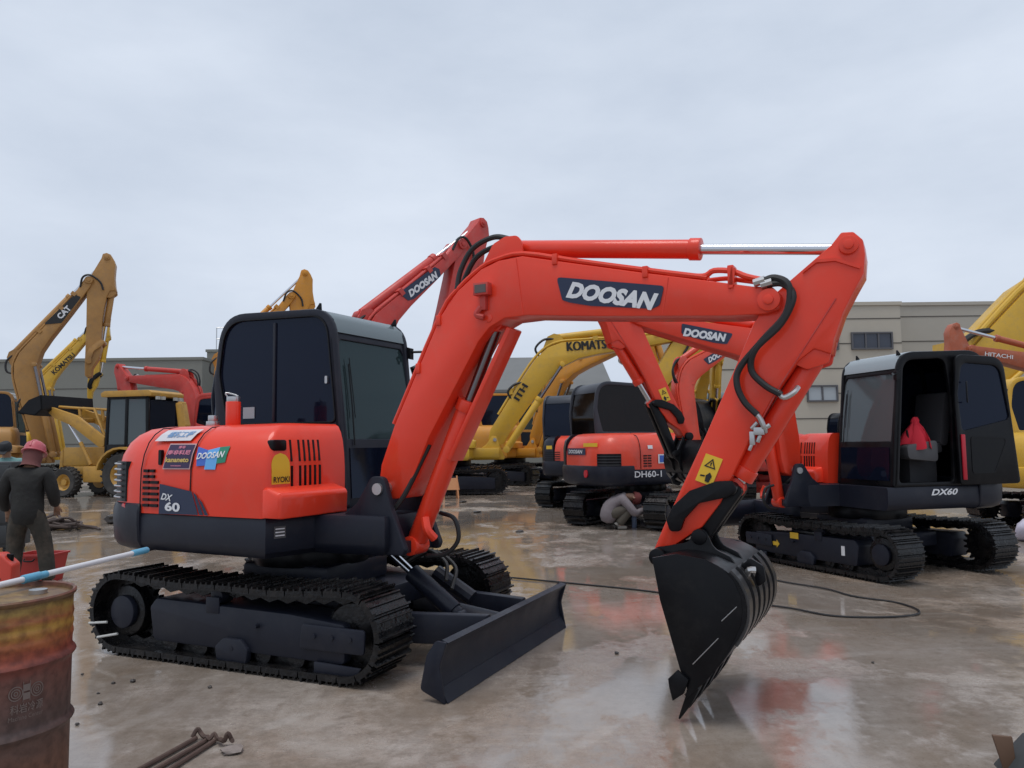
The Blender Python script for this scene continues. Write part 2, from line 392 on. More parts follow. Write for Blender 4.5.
# ------------------------------------------------------------------ excavators
F0 = (1.02, 1.2); T0 = (3.623, 2.27); A0 = (2.951, .836)
BOOM_MINI = [(.95, 1.27), (.963, 1.361), (1.078, 1.639), (1.462, 2.367), (1.604, 2.532), (1.789, 2.66), (1.923, 2.702), (2.098, 2.711), (2.464, 2.618), (2.89, 2.512), (3.276, 2.42), (3.535, 2.357),
             (3.64, 2.345), (3.69, 2.29), (3.675, 2.215), (3.60, 2.196), (3.404, 2.203), (2.63, 2.269), (2.134, 2.32), (1.962, 2.316), (1.849, 2.266), (1.765, 2.179), (1.363, 1.544), (1.23, 1.27), (1.13, 1.13), (1.02, 1.12), (.96, 1.18)]
BOOM_BIG = [(.94, 1.22), (.98, 1.34), (1.12, 1.51), (1.45, 1.92), (1.68, 2.18), (1.86, 2.31), (2.05, 2.355), (2.30, 2.345), (2.8, 2.315), (3.3, 2.30), (3.60, 2.335),
            (3.69, 2.29), (3.675, 2.215), (3.5, 2.185), (3.0, 2.16), (2.5, 2.145), (2.25, 2.12), (2.05, 2.05), (1.85, 1.91), (1.55, 1.61), (1.22, 1.26), (1.12, 1.13), (1.0, 1.11)]
ARM = [(4.0, 2.605), (4.06, 2.60), (4.105, 2.55), (4.112, 2.47), (4.102, 2.371), (4.055, 2.29), (3.992, 2.171), (3.942, 2.033), (3.924, 1.955), (3.84, 1.99), (3.76, 1.93), (3.636, 1.764), (3.527, 1.585), (3.40, 1.34), (3.31, 1.15), (3.205, 1.015), (3.054, .913),
       (2.98, .79), (2.925, .79), (2.905, .84), (2.98, 1.007), (3.243, 1.535), (3.403, 1.875), (3.521, 2.132), (3.60, 2.27), (3.733, 2.375), (3.95, 2.545)]
BK = [(2.99, .865), (3.125, .893), (3.275, .876), (3.375, .83), (3.43, .77), (3.462, .69), (3.468, .62), (3.458, .55), (3.425, .475), (3.365, .37), (3.29, .265), (3.15, .125), (3.165, .19), (3.129, .286), (3.029, .64)]

def stadium(xr, xf, rad, zc, sag, n):
    """closed track path, n even samples, with normals; starts at the rear bottom and runs forward along the ground"""
    dense = []
    L = xf-xr
    for i in range(60): dense.append((xr+L*i/60, zc-rad))
    for i in range(60): a = -math.pi/2+math.pi*i/60; dense.append((xf+rad*math.cos(a), zc+rad*math.sin(a)))
    for i in range(60): t = i/60; dense.append((xf-L*t, zc+rad-sag*math.sin(math.pi*t)**1.5*(1+.35*math.sin(2*math.pi*t*1.5))))
    for i in range(60): a = math.pi/2+math.pi*i/60; dense.append((xr+rad*math.cos(a), zc+rad*math.sin(a)))
    cum = [0]
    for i in range(len(dense)): p, q = dense[i], dense[(i+1) % len(dense)]; cum.append(cum[-1]+math.hypot(q[0]-p[0], q[1]-p[1]))
    def at(s):
        s %= cum[-1]; lo, hi = 0, len(cum)-1
        while hi-lo > 1:
            mid = (lo+hi)//2
            if cum[mid] <= s: lo = mid
            else: hi = mid
        p, q = dense[lo], dense[(lo+1) % len(dense)]; t = (s-cum[lo])/(cum[lo+1]-cum[lo]); dx, dz = q[0]-p[0], q[1]-p[1]; d = math.hypot(dx, dz)
        return (p[0]+dx*t, p[1]+dz*t), (dz/d, -dx/d)
    return at, cum[-1]

def crawler(root, side, yc, wid, dark, trk, xr=-.985, xf=1.01, rad=.275, zc=.305, n=38, detail=True):
    s = side; y0, y1 = s*yc-wid/2, s*yc+wid/2
    at, per = stadium(xr, xf, rad, zc, .035, n)
    pitch = per/n
    prof = [(.02, -.03), (.04, .004), (.10, .004), (.12, .030), (.20, .030), (.23, .004), (.46, .004), (.48, .019), (.54, .019), (.56, .004), (.78, .004), (.80, .019), (.86, .019), (.88, .004), (.96, .004), (.98, -.03)] if detail else \
           [(.02, -.02), (.10, .004), (.14, .030), (.24, .030), (.28, .004), (.90, .004), (.98, -.02)]
    outer, inner = [], []
    for i in range(n):
        for (u, h) in prof:
            p, nn = at((i+u)*pitch); outer.append((p[0]+nn[0]*h, p[1]+nn[1]*h)); inner.append((p[0]-nn[0]*.035, p[1]-nn[1]*.035))
    m = MB().ring(outer, inner, y0, y1)
    tr = m.build('crawler_track', trk, root, flat=True)
    # link chain inside the shoes
    o2, i2 = [], []
    for i in range(n*2):
        p, nn = at(i*pitch/2); o2.append((p[0]-nn[0]*.033, p[1]-nn[1]*.033)); h = .10 if i % 2 else .075; i2.append((p[0]-nn[0]*h, p[1]-nn[1]*h))
    MB().ring(o2, i2, s*yc-.085, s*yc+.085).build('track_chain', trk, tr, flat=True)
    yo = s*(yc+wid/2-.045)                      # outer face of the side frame
    yi = s*(yc-wid/2+.06)
    fr = MB()
    fr.prism(rpoly([(-.66, .13), (1.0, .12), (1.0, .37), (.55, .405), (-.64, .425), (-.70, .36)], .03, 2), min(yi, yo), max(yi, yo))
    f_o = fr.build('track_frame', dark, tr, bev=.012)
    if detail:
        k = MB(); a, b = sorted((yo+s*.002, yo+s*.024))
        k.prism(rpoly([(.66, .20), (1.16, .20), (1.17, .355), (.68, .36)], .02, 2), a, b)
        k.build('guard_plate', dark, tr, bev=.01)
        k = MB(); k.prism([(.78, .055), (1.10, .055), (1.14, .12), (.78, .13)], a, b); k.build('guard_plate', dark, tr, bev=.006)
        k = MB(); a2, b2 = sorted((yo-s*.02, yo+s*.03)); k.prism(rpoly([(-.03, .045), (.22, .045), (.24, .15), (.17, .21), (.02, .21), (-.05, .15)], .02, 2), a2, b2); k.build('roller_guard', dark, tr, bev=.01)
        for (x, z) in ((.10, .15), (.78, .29), (.92, .29), (1.06, .29), (.30, .31)):
            k = MB(); k.cyl((x, yo+s*.0, z), (x, yo+s*.034, z), .016, 8); k.build('bolt', dark, tr)
        k = MB(); k.cyl((-.10, yo-s*.03, .47), (-.10, s*yc, .47), .055, 16); k.box(-.16, -.04, *sorted((yo-s*.012, yo+s*.006)), .36, .47); k.build('carrier_roller', dark, tr, bev=.006)
    for x in ([-.52, -.24, .04, .32, .60] if detail else [-.4, .1, .6]):
        k = MB(); k.lathe([(.02, -.13), (.07, -.13), (.075, -.06), (.05, -.05), (.05, .05), (.075, .06), (.07, .13), (.03, .135), (.03, .145), (.0, .145)], (x, s*yc, .125), 'y', 16); k.build('track_roller', trk, tr)
    # sprocket with teeth and hub cover, front idler
    k = MB(); nt = 21; outl = []
    for i in range(nt*4):
        a = 2*math.pi*i/(nt*4); q = rad-.03 if i % 4 in (1, 2) else rad-.075; outl.append((xr+q*math.cos(a), zc+q*math.sin(a)))
    k.prism(outl, s*yc-.025, s*yc+.025); k.build('sprocket', trk, tr, flat=True)
    k = MB(); k.cyl((xr, s*(yc-.03), zc), (xr, s*(yc+.11), zc), .185, 28); k.build('final_drive', trk, tr, bev=.015)
    k = MB(); k.cyl((xr, s*(yc+.105), zc-.004), (xr, yo-s*.002, zc-.004), .118, 32); k.build('hub_cover', dark, tr, bev=.008)
    k = MB(); k.lathe([(.05, -.09), (rad-.09, -.08), (rad-.06, -.05), (rad-.06, .05), (rad-.09, .08), (.06, .09), (.06, .12), (0, .12)], (xf, s*yc, zc), 'y', 32); k.build('idler', trk, tr)
    return tr

_tb = cat([(-.80, .93), (-.95, .915), (-1.12, .875), (-1.255, .79), (-1.35, .62), (-1.42, .34), (-1.445, 0), (-1.42, -.34), (-1.35, -.62), (-1.255, -.79), (-1.12, -.875), (-.95, -.915), (-.80, -.93)], 4)
def tail_line(i=0, y0=.93, y1=-.93, off=0):
    """rounded tail of the house in plan, inset by i, from y0 down to y1"""
    out = []
    for j, p in enumerate(_tb):
        a, b = _tb[max(j-1, 0)], _tb[min(j+1, len(_tb)-1)]; d = (b-a).normalized(); nn = Vector((d.y, -d.x))
        if p.y <= y0+1e-6 and p.y >= y1-1e-6: out.append((p.x-nn.x*i, p.y-nn.y*i))
    return out
def excavator(label, loc, tr_deg, up_deg, paint, dark, boom=BOOM_MINI, S_=1, Sb=1, db=0, da=0, dk=0, detail=True, group=None, blade=True, door_open=False, lift=0, paint2=None, white_cab=None,
              body='mini', house=None, cabm=None, glf=None, rod=CHROME, bside=(), roofm=None, lite=False, hood_left=None, bkm=None, bare=False, gls=None):
    root = thing('excavator', loc, label, 'excavator', group, R(tr_deg), Sb)
    rz = R(up_deg-tr_deg); s = S_/Sb; P = lambda mb, nm, mat, **k: mb.build(nm, mat, root, rotz=rz, **k)
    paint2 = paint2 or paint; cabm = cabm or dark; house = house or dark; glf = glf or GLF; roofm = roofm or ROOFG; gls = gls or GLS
    e_main = (dk == 0 and da == 0 and boom is BOOM_MINI); db, da, dk = R(db), R(da), R(dk)
    def BT(p): q = r2(p, F0, db); return (F0[0]+(q[0]-F0[0])*s, F0[1]+(q[1]-F0[1])*s)
    def AT(p): return BT(r2(p, T0, da))
    def KT(p): return AT(r2(p, A0, dk))
    def V(fn):
        def g(v): q = fn((v.x, v.z)); return Vector((q[0], -.2+(v.y+.2)*s, q[1]))
        return g
    VB, VA, VK = V(BT), V(AT), V(KT)
    # ---- lower frame
    yc, wid = (.785, .40)
    tracks = {sd_: crawler(root, sd_, yc, wid, dark, TRACK, detail=detail) for sd_ in (-1, 1)}
    k = MB(); k.box(-.55, .75, -.56, .56, .26, .44); k.box(-.35, .45, -.40, .40, .44, .62); k.build('chassis', dark, root, bev=.03)
    k = MB(); k.cyl((0, 0, .60), (0, 0, .745), .46, 40); k.build('slewing_ring', BLACK, root, bev=.01)
    if blade:
        k = MB(); k.prism([(1.76, .003), (1.725, .07), (1.708, .15), (1.712, .23), (1.735, .30), (1.775, .345), (1.735, .36), (1.69, .32), (1.672, .23), (1.668, .14), (1.69, .05), (1.74, .0)], -.998, .998)
        bl = k.build('dozer_blade', dark, root, ang=60)
        k = MB(); k.prism([(1.70, .05), (1.765, .003), (1.772, .003), (1.726, .085), (1.716, .083)], -.999, .999); k.build('cutting_edge', dark, bl, flat=True)
        for sd_ in (-1, 1):
            k = MB(); a, b = sorted((sd_*1.0, sd_*1.02)); k.prism(rpoly([(1.70, .355), (1.775, .352), (1.725, .20), (1.762, .0), (1.595, .066), (1.64, .266)], [.03, .015, .1, .0, .03, .05], 3), a, b); k.build('end_plate', dark, bl, bev=.004)
            k = MB(); k.prism([(.62, sd_*.50), (.74, sd_*.56), (1.70, sd_*.34), (1.70, sd_*.26)], .16, .36, 'z'); k.build('blade_arm', dark, bl, bev=.012)
        k = MB(); k.cyl((1.20, -.02, .30), (1.68, -.02, .235), .075, 18); k.build('push_tube', dark, bl, bev=.01)
        k = MB(); k.cyl((.98, -.10, .57), (1.33, -.10, .315), .068, 20); k.cyl((1.31, -.10, .33), (1.37, -.10, .29), .052, 16); k.cyl((1.39, -.17, .285), (1.39, -.03, .285), .045, 14); k.build('blade_cylinder', dark, bl, bev=.008)
        k = MB(); k.cyl((.74, -.10, .745), (1.0, -.10, .555), .03, 14); k.build('cylinder_rod', rod, bl)
        k = MB(); k.tube([(.75, .12, .60), (.95, .14, .70), (1.15, .10, .62), (1.20, .02, .50)], .016, 8, 8); k.tube([(.75, .17, .58), (.98, .20, .68), (1.2, .16, .58), (1.24, .03, .44)], .016, 8, 8); k.build('blade_hose', RUBBER, bl)
        k = MB(); k.tube([(1.0, .22, .52), (1.3, .24, .34)], .06, 10); k.build('hose_cover', dark, bl)
    if blade and lift:
        for c_ in list(bl.children): c_.location.z += 0
        bl.location.z += lift
    for c_ in root.children: c_.location.y = .035      # the undercarriage stands a little to the left of the slewing axis
    # ---- house
    def plan(i): return [(1.12-i, -.50+i), (1.12-i, .0), (.62, .08), (.50, .10), (.50, .93-i)]+tail_line(i)+[(.47-i, -.93+i), (.55-i, -.55+i)]
    lo_ = lambda i, z: [(x, y, z) for x, y in plan(i)]
    k = MB(); k.loft([lo_(.05, .752), lo_(.012, .79), lo_(.0, .83), lo_(.0, .985), lo_(.012, 1.018)]); hs_ = P(k, 'house_frame', house, ang=30)
    k = MB(); k.prism(rpoly([(.50, .70), (.46, .55), (-.9, .55), (-.9, .70)], 0, 0), -.3, .3); k.cyl((-.3, 0, .6), (-.3, 0, .76), .3)
    # deep rear counterweight below the hood
    def tailp(i, a=-.93, b=.93): return [(-.79, b-i)]+tail_line(i-.012)+[(-.79, a+i)]
    k = MB(); k.loft([[(x, y, z) for x, y in tailp(i)] for i, z in ((.10, .735), (.03, .765), (.0, .82), (-.012, .95), (-.012, 1.03), (.0, 1.08), (.03, 1.10))]); cw = P(k, 'counterweight', house, ang=40)
    # hood
    hy = .45
    def hp(i): f = i*.35; return [(.47-f, -.93+i+.035), (.47-f, -.14), (-1.035, -.14), (-1.035, hy)]+tail_line(i*1.25+.01, hy)+[(.43-f, -.93+i)]
    k = MB(); k.loft([[(x, y, z) for x, y in hp(i)] for i, z in ((-.004, 1.022), (-.004, 1.20), (.0, 1.34), (.022, 1.45), (.06, 1.54), (.11, 1.60), (.18, 1.645), (.27, 1.663))]); hood = P(k, 'engine_hood', paint2, ang=50)
    if True:
        k = MB()
        L2 = []
        for (y, ins) in ((-.9345, .02), (-.915, 0), (-.27, 0), (-.245, .03)):
            L2.append([(x, y, z) for x, z in rpoly([(.445, 1.022+ins*.3), (.60-ins, 1.022+ins*.3), (.605-ins, 1.185-ins), (.475, 1.225-ins), (.445, 1.225-ins)], [0, .012, .045, .02, 0], 4)])
        k.loft(L2); k.build('hood_step', paint2, hood, ang=50)
    # left rear side cover under the cab level and behind it
    def sp(i): return [(-1.03, hy), (-1.03, .94-i), (-1.05, .94-i)]+[(max(x, -1.6), max(y, hy)) for x, y in tail_line(i, .94, hy-.05)]
    k = MB(); k.loft([[(x, y, z) for x, y in sp(i)] for i, z in ((0, 1.02), (0, 1.4), (.03, 1.54), (.12, 1.63), (.2, 1.655))]); P(k, 'side_cover', hood_left or house, ang=50)
    if body == 'mini':
        # right side vents, seams, handle
        k = MB()
        for row in range(7):
            z = 1.07+row*.042
            for (a, b) in (((-.765, -.70), (-.685, -.60)) if row < 5 else ((-.76, -.71), (-.69, -.645))): k.box(a, b, -.938, -.9, z, z+.021)
        k.build('side_vent', BLACK, hood)
        for xs in (-.79, -.255):
            pts = [(xs, -.93+i-.002, z) for i, z in ((-.004, 1.03), (-.004, 1.20), (.0, 1.34), (.022, 1.45), (.06, 1.54), (.11, 1.60), (.18, 1.645))]+[(xs, -.5, 1.664), (xs, -.2, 1.664)]
            k = MB(); k.tube(pts, .0045, 5); k.build('hood_seam', BLACK, hood)
        k = MB(); k.prism(rpoly([(-.615, 1.375), (-.585, 1.375), (-.585, 1.485), (-.615, 1.485)], .01, 2), -.925, -.90); k.build('hood_latch', BLACK, hood)
        # front face of the hood: latch and slots
        k = MB(); k.prism(rpoly([(-.87, 1.47), (-.74, 1.47), (-.74, 1.545), (-.87, 1.545)], .02, 3), .38, .466, 'x');  k.build('hood_latch', BLACK, hood, bev=.006)
        k = MB()
        for r_ in range(2):
            for c_ in range(6):
                y = -.665+c_*.05
                if c_ == 0: y -= .03
                z0 = 1.215 if r_ == 0 else 1.395
                x0, x1 = (.474, .472) if r_ == 0 else (.468, .449)
                k.prism([(x0-.02, z0), (x0+.003, z0), (x1+.003, z0+.15), (x1-.02, z0+.15)], y-.009, y+.009)
        k.build('front_vent', BLACK, hood)
        # tail grille and reflector
        k = MB()
        for i in range(7):
            z = 1.13+i*.042; pts = [(x, y, z) for x, y in tail_line(-.018, -.70, -.905)]; k.tube(pts, .007, 5)
        k.build('grille_bar', STEEL, cw)
        k = MB(); a_ = tail_line(-.004, -.66, -.912); b_ = [(x*.9, y*.9) for x, y in a_][::-1]; k.prism(a_+b_, 1.10, 1.40, 'z'); k.build('grille_backing', BLACK, cw)
        k = MB(); c_ = Vector((-1.0, -.915, 1.03)); d_ = Vector((-.22, -.97, 0)).normalized(); k.cyl(c_-d_*.03, c_+d_*.008, .036, 20); k.xf(lambda v: Vector((v.x, v.y, 1.03+(v.z-1.03)*1.6))); k.build('tail_reflector', REFL, cw)
        k = MB(); k.cyl((-.30, -.52, 1.65), (-.30, -.52, 1.845), .055, 20); k.build('filler_pipe', paint2, hood, bev=.006)
        k = MB(); k.cyl((-.30, -.52, 1.843), (-.30, -.52, 1.882), .05, 20); k.tube([(-.33, -.55, 1.88), (-.34, -.56, 1.91), (-.30, -.52, 1.90), (-.27, -.50, 1.885)], .007, 6, 3); k.build('filler_cap', STEEL, hood, bev=.005)
        k = MB(); k.cyl((-.52, -.52, 1.66), (-.52, -.52, 1.70), .05, 18); k.cyl((-.52, -.52, 1.70), (-.52, -.52, 1.745), .036, 18); k.build('breather_cap', STEEL, hood, bev=.004)
    # ---- cab: hollow, with panes
    yr, yl = -.05, .93
    co = rpoly([(-.98, 1.02), (-1.065, 2.05), (-.985, 2.645), (.265, 2.59), (.415, 1.02)], [.03, .5, .30, .26, .03], 8)
    ci = rpoly([(-.88, 1.70), (-.99, 2.12), (-.925, 2.57), (.195, 2.53), (.295, 1.69)], [.05, .35, .24, .20, .05], 8)
    k = MB(); k.ring(co, ci, yr, yr+.05); cab = P(k, 'cab', cabm, ang=30, bev=.014)
    k = MB(); k.prism([(x, z) for x, z in ci], yr+.012, yr+.020); k.build('side_window', gls, cab)
    if detail:
        k = MB(); k.box(-.372, -.345, yr-.002, yr+.03, 1.70, 2.52); k.build('window_rail', cabm, cab, bev=.003)
        oi = rpoly([(-.895, 1.685), (-1.005, 2.12), (-.937, 2.583), (.206, 2.542), (.31, 1.675)], [.05, .35, .24, .20, .05], 8)
        k = MB(); k.ring(oi, ci, yr-.008, yr+.01); k.build('window_seal', BLACK, cab, bev=.004)
        k = MB(); k.prism([(-.71, 1.735), (-.58, 1.735), (-.58, 1.83), (-.71, 1.83)], yr+.004, yr+.010); k.build('window_sticker', pr('pale sticker', (.30, .36, .38), .5), cab)
        k = MB(); k.prism(rpoly([(.19, 1.99), (.215, 1.99), (.215, 2.05), (.19, 2.05)], .008, 2), yr-.005, yr+.012); k.build('window_catch', STEEL, cab)
    # left side: front post, door opening, rear quarter
    li = rpoly([(-.44, 1.07), (-.46, 2.05), (-.40, 2.53), (.19, 2.495), (.33, 1.07)], [.05, .3, .12, .17, .05], 8)
    k = MB(); k.ring(co, li, yl-.05, yl); k.build('cab_side', cabm, cab, bev=.014)
    dpan = lambda o, pth, y0, y1: None
    def door(mirror):
        fx = (lambda x: -.47-(x+.44)*1.10) if mirror else (lambda x: x)
        yy = yl+.045 if mirror else yl-.044
        D = lambda pts: [(fx(x), z) for x, z in pts]
        dk_ = MB(); oo = D(rpoly([(-.455, 1.03), (-.475, 2.05), (-.43, 2.57), (.20, 2.55), (.345, 1.03)], [.05, .3, .10, .20, .05], 8))
        wi = D(rpoly([(-.40, 1.66), (-.43, 2.1), (-.36, 2.47), (.14, 2.44), (.245, 1.80)], [.05, .25, .10, .14, .06], 8))
        dk_.ring(oo, wi, yy, yy+.04); d = P(dk_, 'door', cabm, bev=.012)
        MB().prism(wi, yy+.012, yy+.02).build('door_window', gls, d)
        lw = D(rpoly([(-.30, 1.16), (.0, 1.16), (.20, 1.58), (-.30, 1.60)], [.05, .05, .05, .05], 5))
        li_ = D(rpoly([(-.288, 1.172), (-.008, 1.172), (.18, 1.566), (-.288, 1.588)], [.05, .05, .05, .05], 5))
        MB().ring(lw, li_, yy-.004, yy+.046).build('door_trim', BLACK, d)
        MB().prism(lw, yy-.002, yy+.043).build('lower_pane', pr('dull dark pane', (.004, .0045, .006), .35, spec=.2), d)
        k2 = MB(); k2.tube([(fx(-.33), yy+.06, 2.0), (fx(-.36), yy+.09, 2.02), (fx(-.36), yy+.09, 2.22), (fx(-.33), yy+.06, 2.24)], .009, 6, 4); k2.build('grab_handle', BLACK, d)
        if mirror:
            k2 = MB(); k2.box(fx(-.40)-.02, fx(-.40)+.035, yy+.041, yy+.06, 1.09, 1.62); d2 = k2.build('safety_bar', pr('crimson bar', (.45, .01, .025), .4), d, bev=.008)
    door(door_open)
    # front
    xb, xt = .405, .235
    fo = [(yr, 1.02), (yr, 2.36), (yr+.04, 2.42), (yl-.04, 2.42), (yl, 2.36), (yl, 1.02)]
    fi = [(yr+.055, 1.55), (yr+.055, 2.29), (yr+.09, 2.345), (yl-.09, 2.345), (yl-.055, 2.29), (yl-.055, 1.55)]
    fxz = lambda z: xb+(xt-xb)*max(0.0, (z-1.02)/1.52)**1.7
    k = MB(); k.ring(fo, fi, -.045, 0, 'x'); k.xf(lambda v: Vector((v.x+fxz(v.z), v.y, v.z))); fr = k.build('front_frame', cabm, cab, bev=.01)
    k = MB(); k.loft([[(fxz(z)-.016, y, z) for y in (yr+.05, yl-.05)]+[(fxz(z)-.022, y, z) for y in (yl-.05, yr+.05)] for z in (1.55, 1.75, 1.95, 2.15, 2.345)]); k.build('windscreen', glf, cab)
    k = MB(); k.prism([(yr+.07, 1.09), (yl-.07, 1.09), (yl-.07, 1.48), (yr+.07, 1.48)], .0, .006, 'x'); k.xf(lambda v: Vector((v.x+fxz(v.z), v.y, v.z))); k.build('lower_windscreen', gls, cab)
    k = MB(); k.tube([(fxz(z)+.012, yr+.12+.02*(z-1.5), z) for z in (1.5, 1.8, 2.15)], .006, 6); k.tube([(fxz(z)+.012, yr+.15, z) for z in (1.72, 1.9, 2.2)], .004, 6); k.build('wiper', BLACK, cab)
    # rear and roof
    k = MB(); k.prism([(-.98, 1.02), (-1.01, 1.02), (-1.03, 1.65), (-1.0, 1.65)], yr+.05, yl-.05); k.build('rear_panel', cabm, cab)
    k = MB(); k.prism([(-1.018, 1.66), (-1.026, 1.66), (-1.032, 2.1), (-.955, 2.50), (-.945, 2.5), (-1.02, 2.1)], yr+.05, yl-.05); k.build('rear_window', gls, cab, ang=60)
    top = [(-.93, 2.50), (-.985, 2.40), (-.955, 2.54), (-.86, 2.612), (.06, 2.578)]
    k = MB(); k.prism([(-.985, 2.42), (-.955, 2.50), (-.90, 2.565), (-.78, 2.618), (-.3, 2.612), (-.3, 2.58), (-.85, 2.59), (-.95, 2.44)], yr+.03, yl-.03); k.build('roof', cabm, cab, bev=.008)
    k = MB(); k.prism([(-.30, 2.617), (.04, 2.606), (.16, 2.575), (.245, 2.505), (.275, 2.40), (.245, 2.40), (.21, 2.49), (.13, 2.54), (.03, 2.57), (-.30, 2.58)], yr+.035, yl-.035); k.build('roof_front', roofm, cab, ang=60)  # front curve of the roof, its paler colour is painted sky light
    k = MB(); k.prism([(-1.0, 1.0), (.4, 1.0), (.4, 1.04), (-1.0, 1.04)], yr+.04, yl-.04); k.build('cab_floor', BLACK, cab)
    k = MB(); k.loft([[(x, y, z) for y in (yr+.01, yr+.04)]+[(x, y, z-.001) for y in (yr+.04, yr+.01)] for x, z in ((-.96, 1.03), (.40, 1.03))])
    if detail:
        for (x, y, z) in ((.06, yr+.06, 2.615), (.18, yl-.08, 2.585)):
            k = MB(); k.prism([(x-.03, z-.02), (x+.035, z-.03), (x+.03, z+.035), (x+.02, z+.038)], y-.008, y+.008); k.build('lamp_bracket', BLACK, cab, bev=.002)
        k = MB(); k.prism([(xt+.02, 2.28), (xt+.09, 2.26), (xt+.09, 2.36), (xt+.02, 2.38)], yl-.02, yl+.03); k.tube([(xt+.03, yl, 2.33), (xt+.16, yl+.05, 2.33), (xt+.2, yl+.12, 2.30)], .012, 6); k.build('mirror_bracket', BLACK, cab)
    # seat and console inside
    k = MB(); k.prism(rpoly([(-.55, 1.40), (-.05, 1.42), (-.05, 1.55), (-.52, 1.52)], .05, 3), .22, .68); k.prism(rpoly([(-.62, 1.48), (-.50, 1.50), (-.62, 2.15), (-.74, 2.13)], .05, 3), .22, .68)
    k.prism([(-.5, 1.04), (-.1, 1.04), (-.1, 1.40), (-.5, 1.40)], .28, .62); k.build('seat', SEAT, cab, bev=.03)
    k = MB(); k.prism(rpoly([(-.30, 1.30), (.12, 1.34), (.14, 1.50), (-.30, 1.56)], .05, 3), .70, .86); k.build('console', GREY, cab, bev=.03)
    k = MB()
    for y in (.40, .52): k.tube([(.16, y, 1.04), (.17, y, 1.5), (.10, y, 1.62)], .011, 6)
    for y in (.18, .78): k.tube([(.02, y, 1.45), (.06, y, 1.68)], .012, 6)
    k.build('lever', BLACK, cab)
    # ---- boom bracket
    for (a, b) in ((-.44, -.385), (-.02, .035)):
        k = MB(); k.prism(rpoly([(.72, 1.02), (.83, 1.10), (.955, 1.285), (1.06, 1.285), (1.125, 1.06), (1.24, .80), (1.22, .755), (.72, .76)], [.0, .06, .05, .06, .05, .03, .02, 0], 4), a, b); P(k, 'boom_bracket', house, bev=.01)
    k = MB(); k.box(.74, 1.18, -.384, -.02, .76, .84); P(k, 'bracket_base', house)
    k = MB(); k.cyl((F0[0], -.46, F0[1]), (F0[0], .055, F0[1]), .04, 18); P(k, 'foot_pin', STEEL)
    # ---- boom
    bw = .135
    k = MB(); k.prism(boom, -.2-bw, -.2+bw); k.xf(VB); bo = P(k, 'boom', paint, bev=.009)
    # flange strip standing proud along the top plate and hydraulic pipes
    for sd_ in (-1, 1):
        k = MB(); k.cyl((T0[0], -.2+sd_*bw, T0[1]), (T0[0], -.2+sd_*(bw+.022), T0[1]), .062, 24); k.cyl((T0[0], -.2+sd_*(bw+.02), T0[1]), (T0[0], -.2+sd_*(bw+.034), T0[1]), .028, 18); k.xf(VB); k.build('pin_boss', paint, bo, bev=.004)
    nb = 12 if boom is BOOM_MINI else 11
    up_ = boom[2:nb-1]
    if not lite:
        for off, yy in ((.020, -.2-bw+.022), (.020, -.2-bw+.07)):
            pts = []
            for i, p in enumerate(up_):
                a = up_[max(i-1, 0)]; b = up_[min(i+1, len(up_)-1)]; d = Vector((b[0]-a[0], b[1]-a[1])).normalized(); pts.append((p[0]-d.y*off, yy, p[1]+d.x*off))
            k = MB(); k.tube(pts, .016, 8, 3); k.xf(VB); k.build('boom_pipe', paint, bo)
    if boom is BOOM_MINI and detail:
        k = MB(); k.tube([(3.05, -.31, 2.49), (3.25, -.31, 2.45), (3.32, -.31, 2.475), (3.42, -.31, 2.46), (3.50, -.32, 2.42), (3.58, -.33, 2.39)], .017, 8, 4); k.tube([(3.25, -.27, 2.43), (3.38, -.27, 2.43), (3.46, -.28, 2.41), (3.6, -.32, 2.37)], .014, 8, 4); k.xf(VB); k.build('boom_pipe', paint, bo)
        for (x, z, a) in ((3.42, 2.40, .09), (2.92, 2.505, .04), (2.33, 2.655, .04), (1.45, 2.34, .04), (1.28, 2.02, .04)):
            k = MB(); k.box(x-.018, x+.018, -.345, -.25, z-.03, z+a); k.xf(VB); k.build('pipe_clamp', paint, bo, bev=.006)
        k = MB(); k.prism([(3.405, 2.36), (3.43, 2.36), (3.45, 2.47), (3.425, 2.475)], -.345, -.333); k.xf(VB); k.build('pipe_bracket', paint, bo)
        # welded seams of the side plate
        k = MB()
        for (a, b) in (((2.10, 2.33), (2.055, 2.70)), ((3.02, 2.25), (3.06, 2.46))): k.tube([(a[0], -.3355, a[1]), (b[0], -.3355, b[1])], .0035, 5)
        k.xf(VB); k.build('weld_seam', paint, bo)
        k = MB(); a = Vector((1.80, 0, 2.50)); k.box(1.765, 1.875, -.40, -.345, 2.475, 2.555); k.box(1.80, 1.84, -.37, -.335, 2.38, 2.49); k.tube([(1.80, -.36, 2.40), (1.77, -.37, 2.35), (1.82, -.36, 2.33)], .02, 6, 4); k.xf(VB); lm = k.build('boom_lamp', RED_OLD, bo, bev=.01)
        k = MB(); k.box(1.778, 1.862, -.404, -.399, 2.488, 2.542); k.xf(VB); k.build('lamp_lens', pr('lamp lens', (.10, .08, .075), .15), bo)
    # boss of the boom cylinder
    bct = (1.845, 2.305) if boom is BOOM_MINI else (2.02, 2.06)
    k = MB(); k.cyl((bct[0]+.0, -.2-bw-.006, bct[1]+.02), (bct[0]+.0, -.2+bw+.006, bct[1]+.02), .028, 16); k.xf(VB); k.build('cylinder_boss', paint, bo, bev=.004)
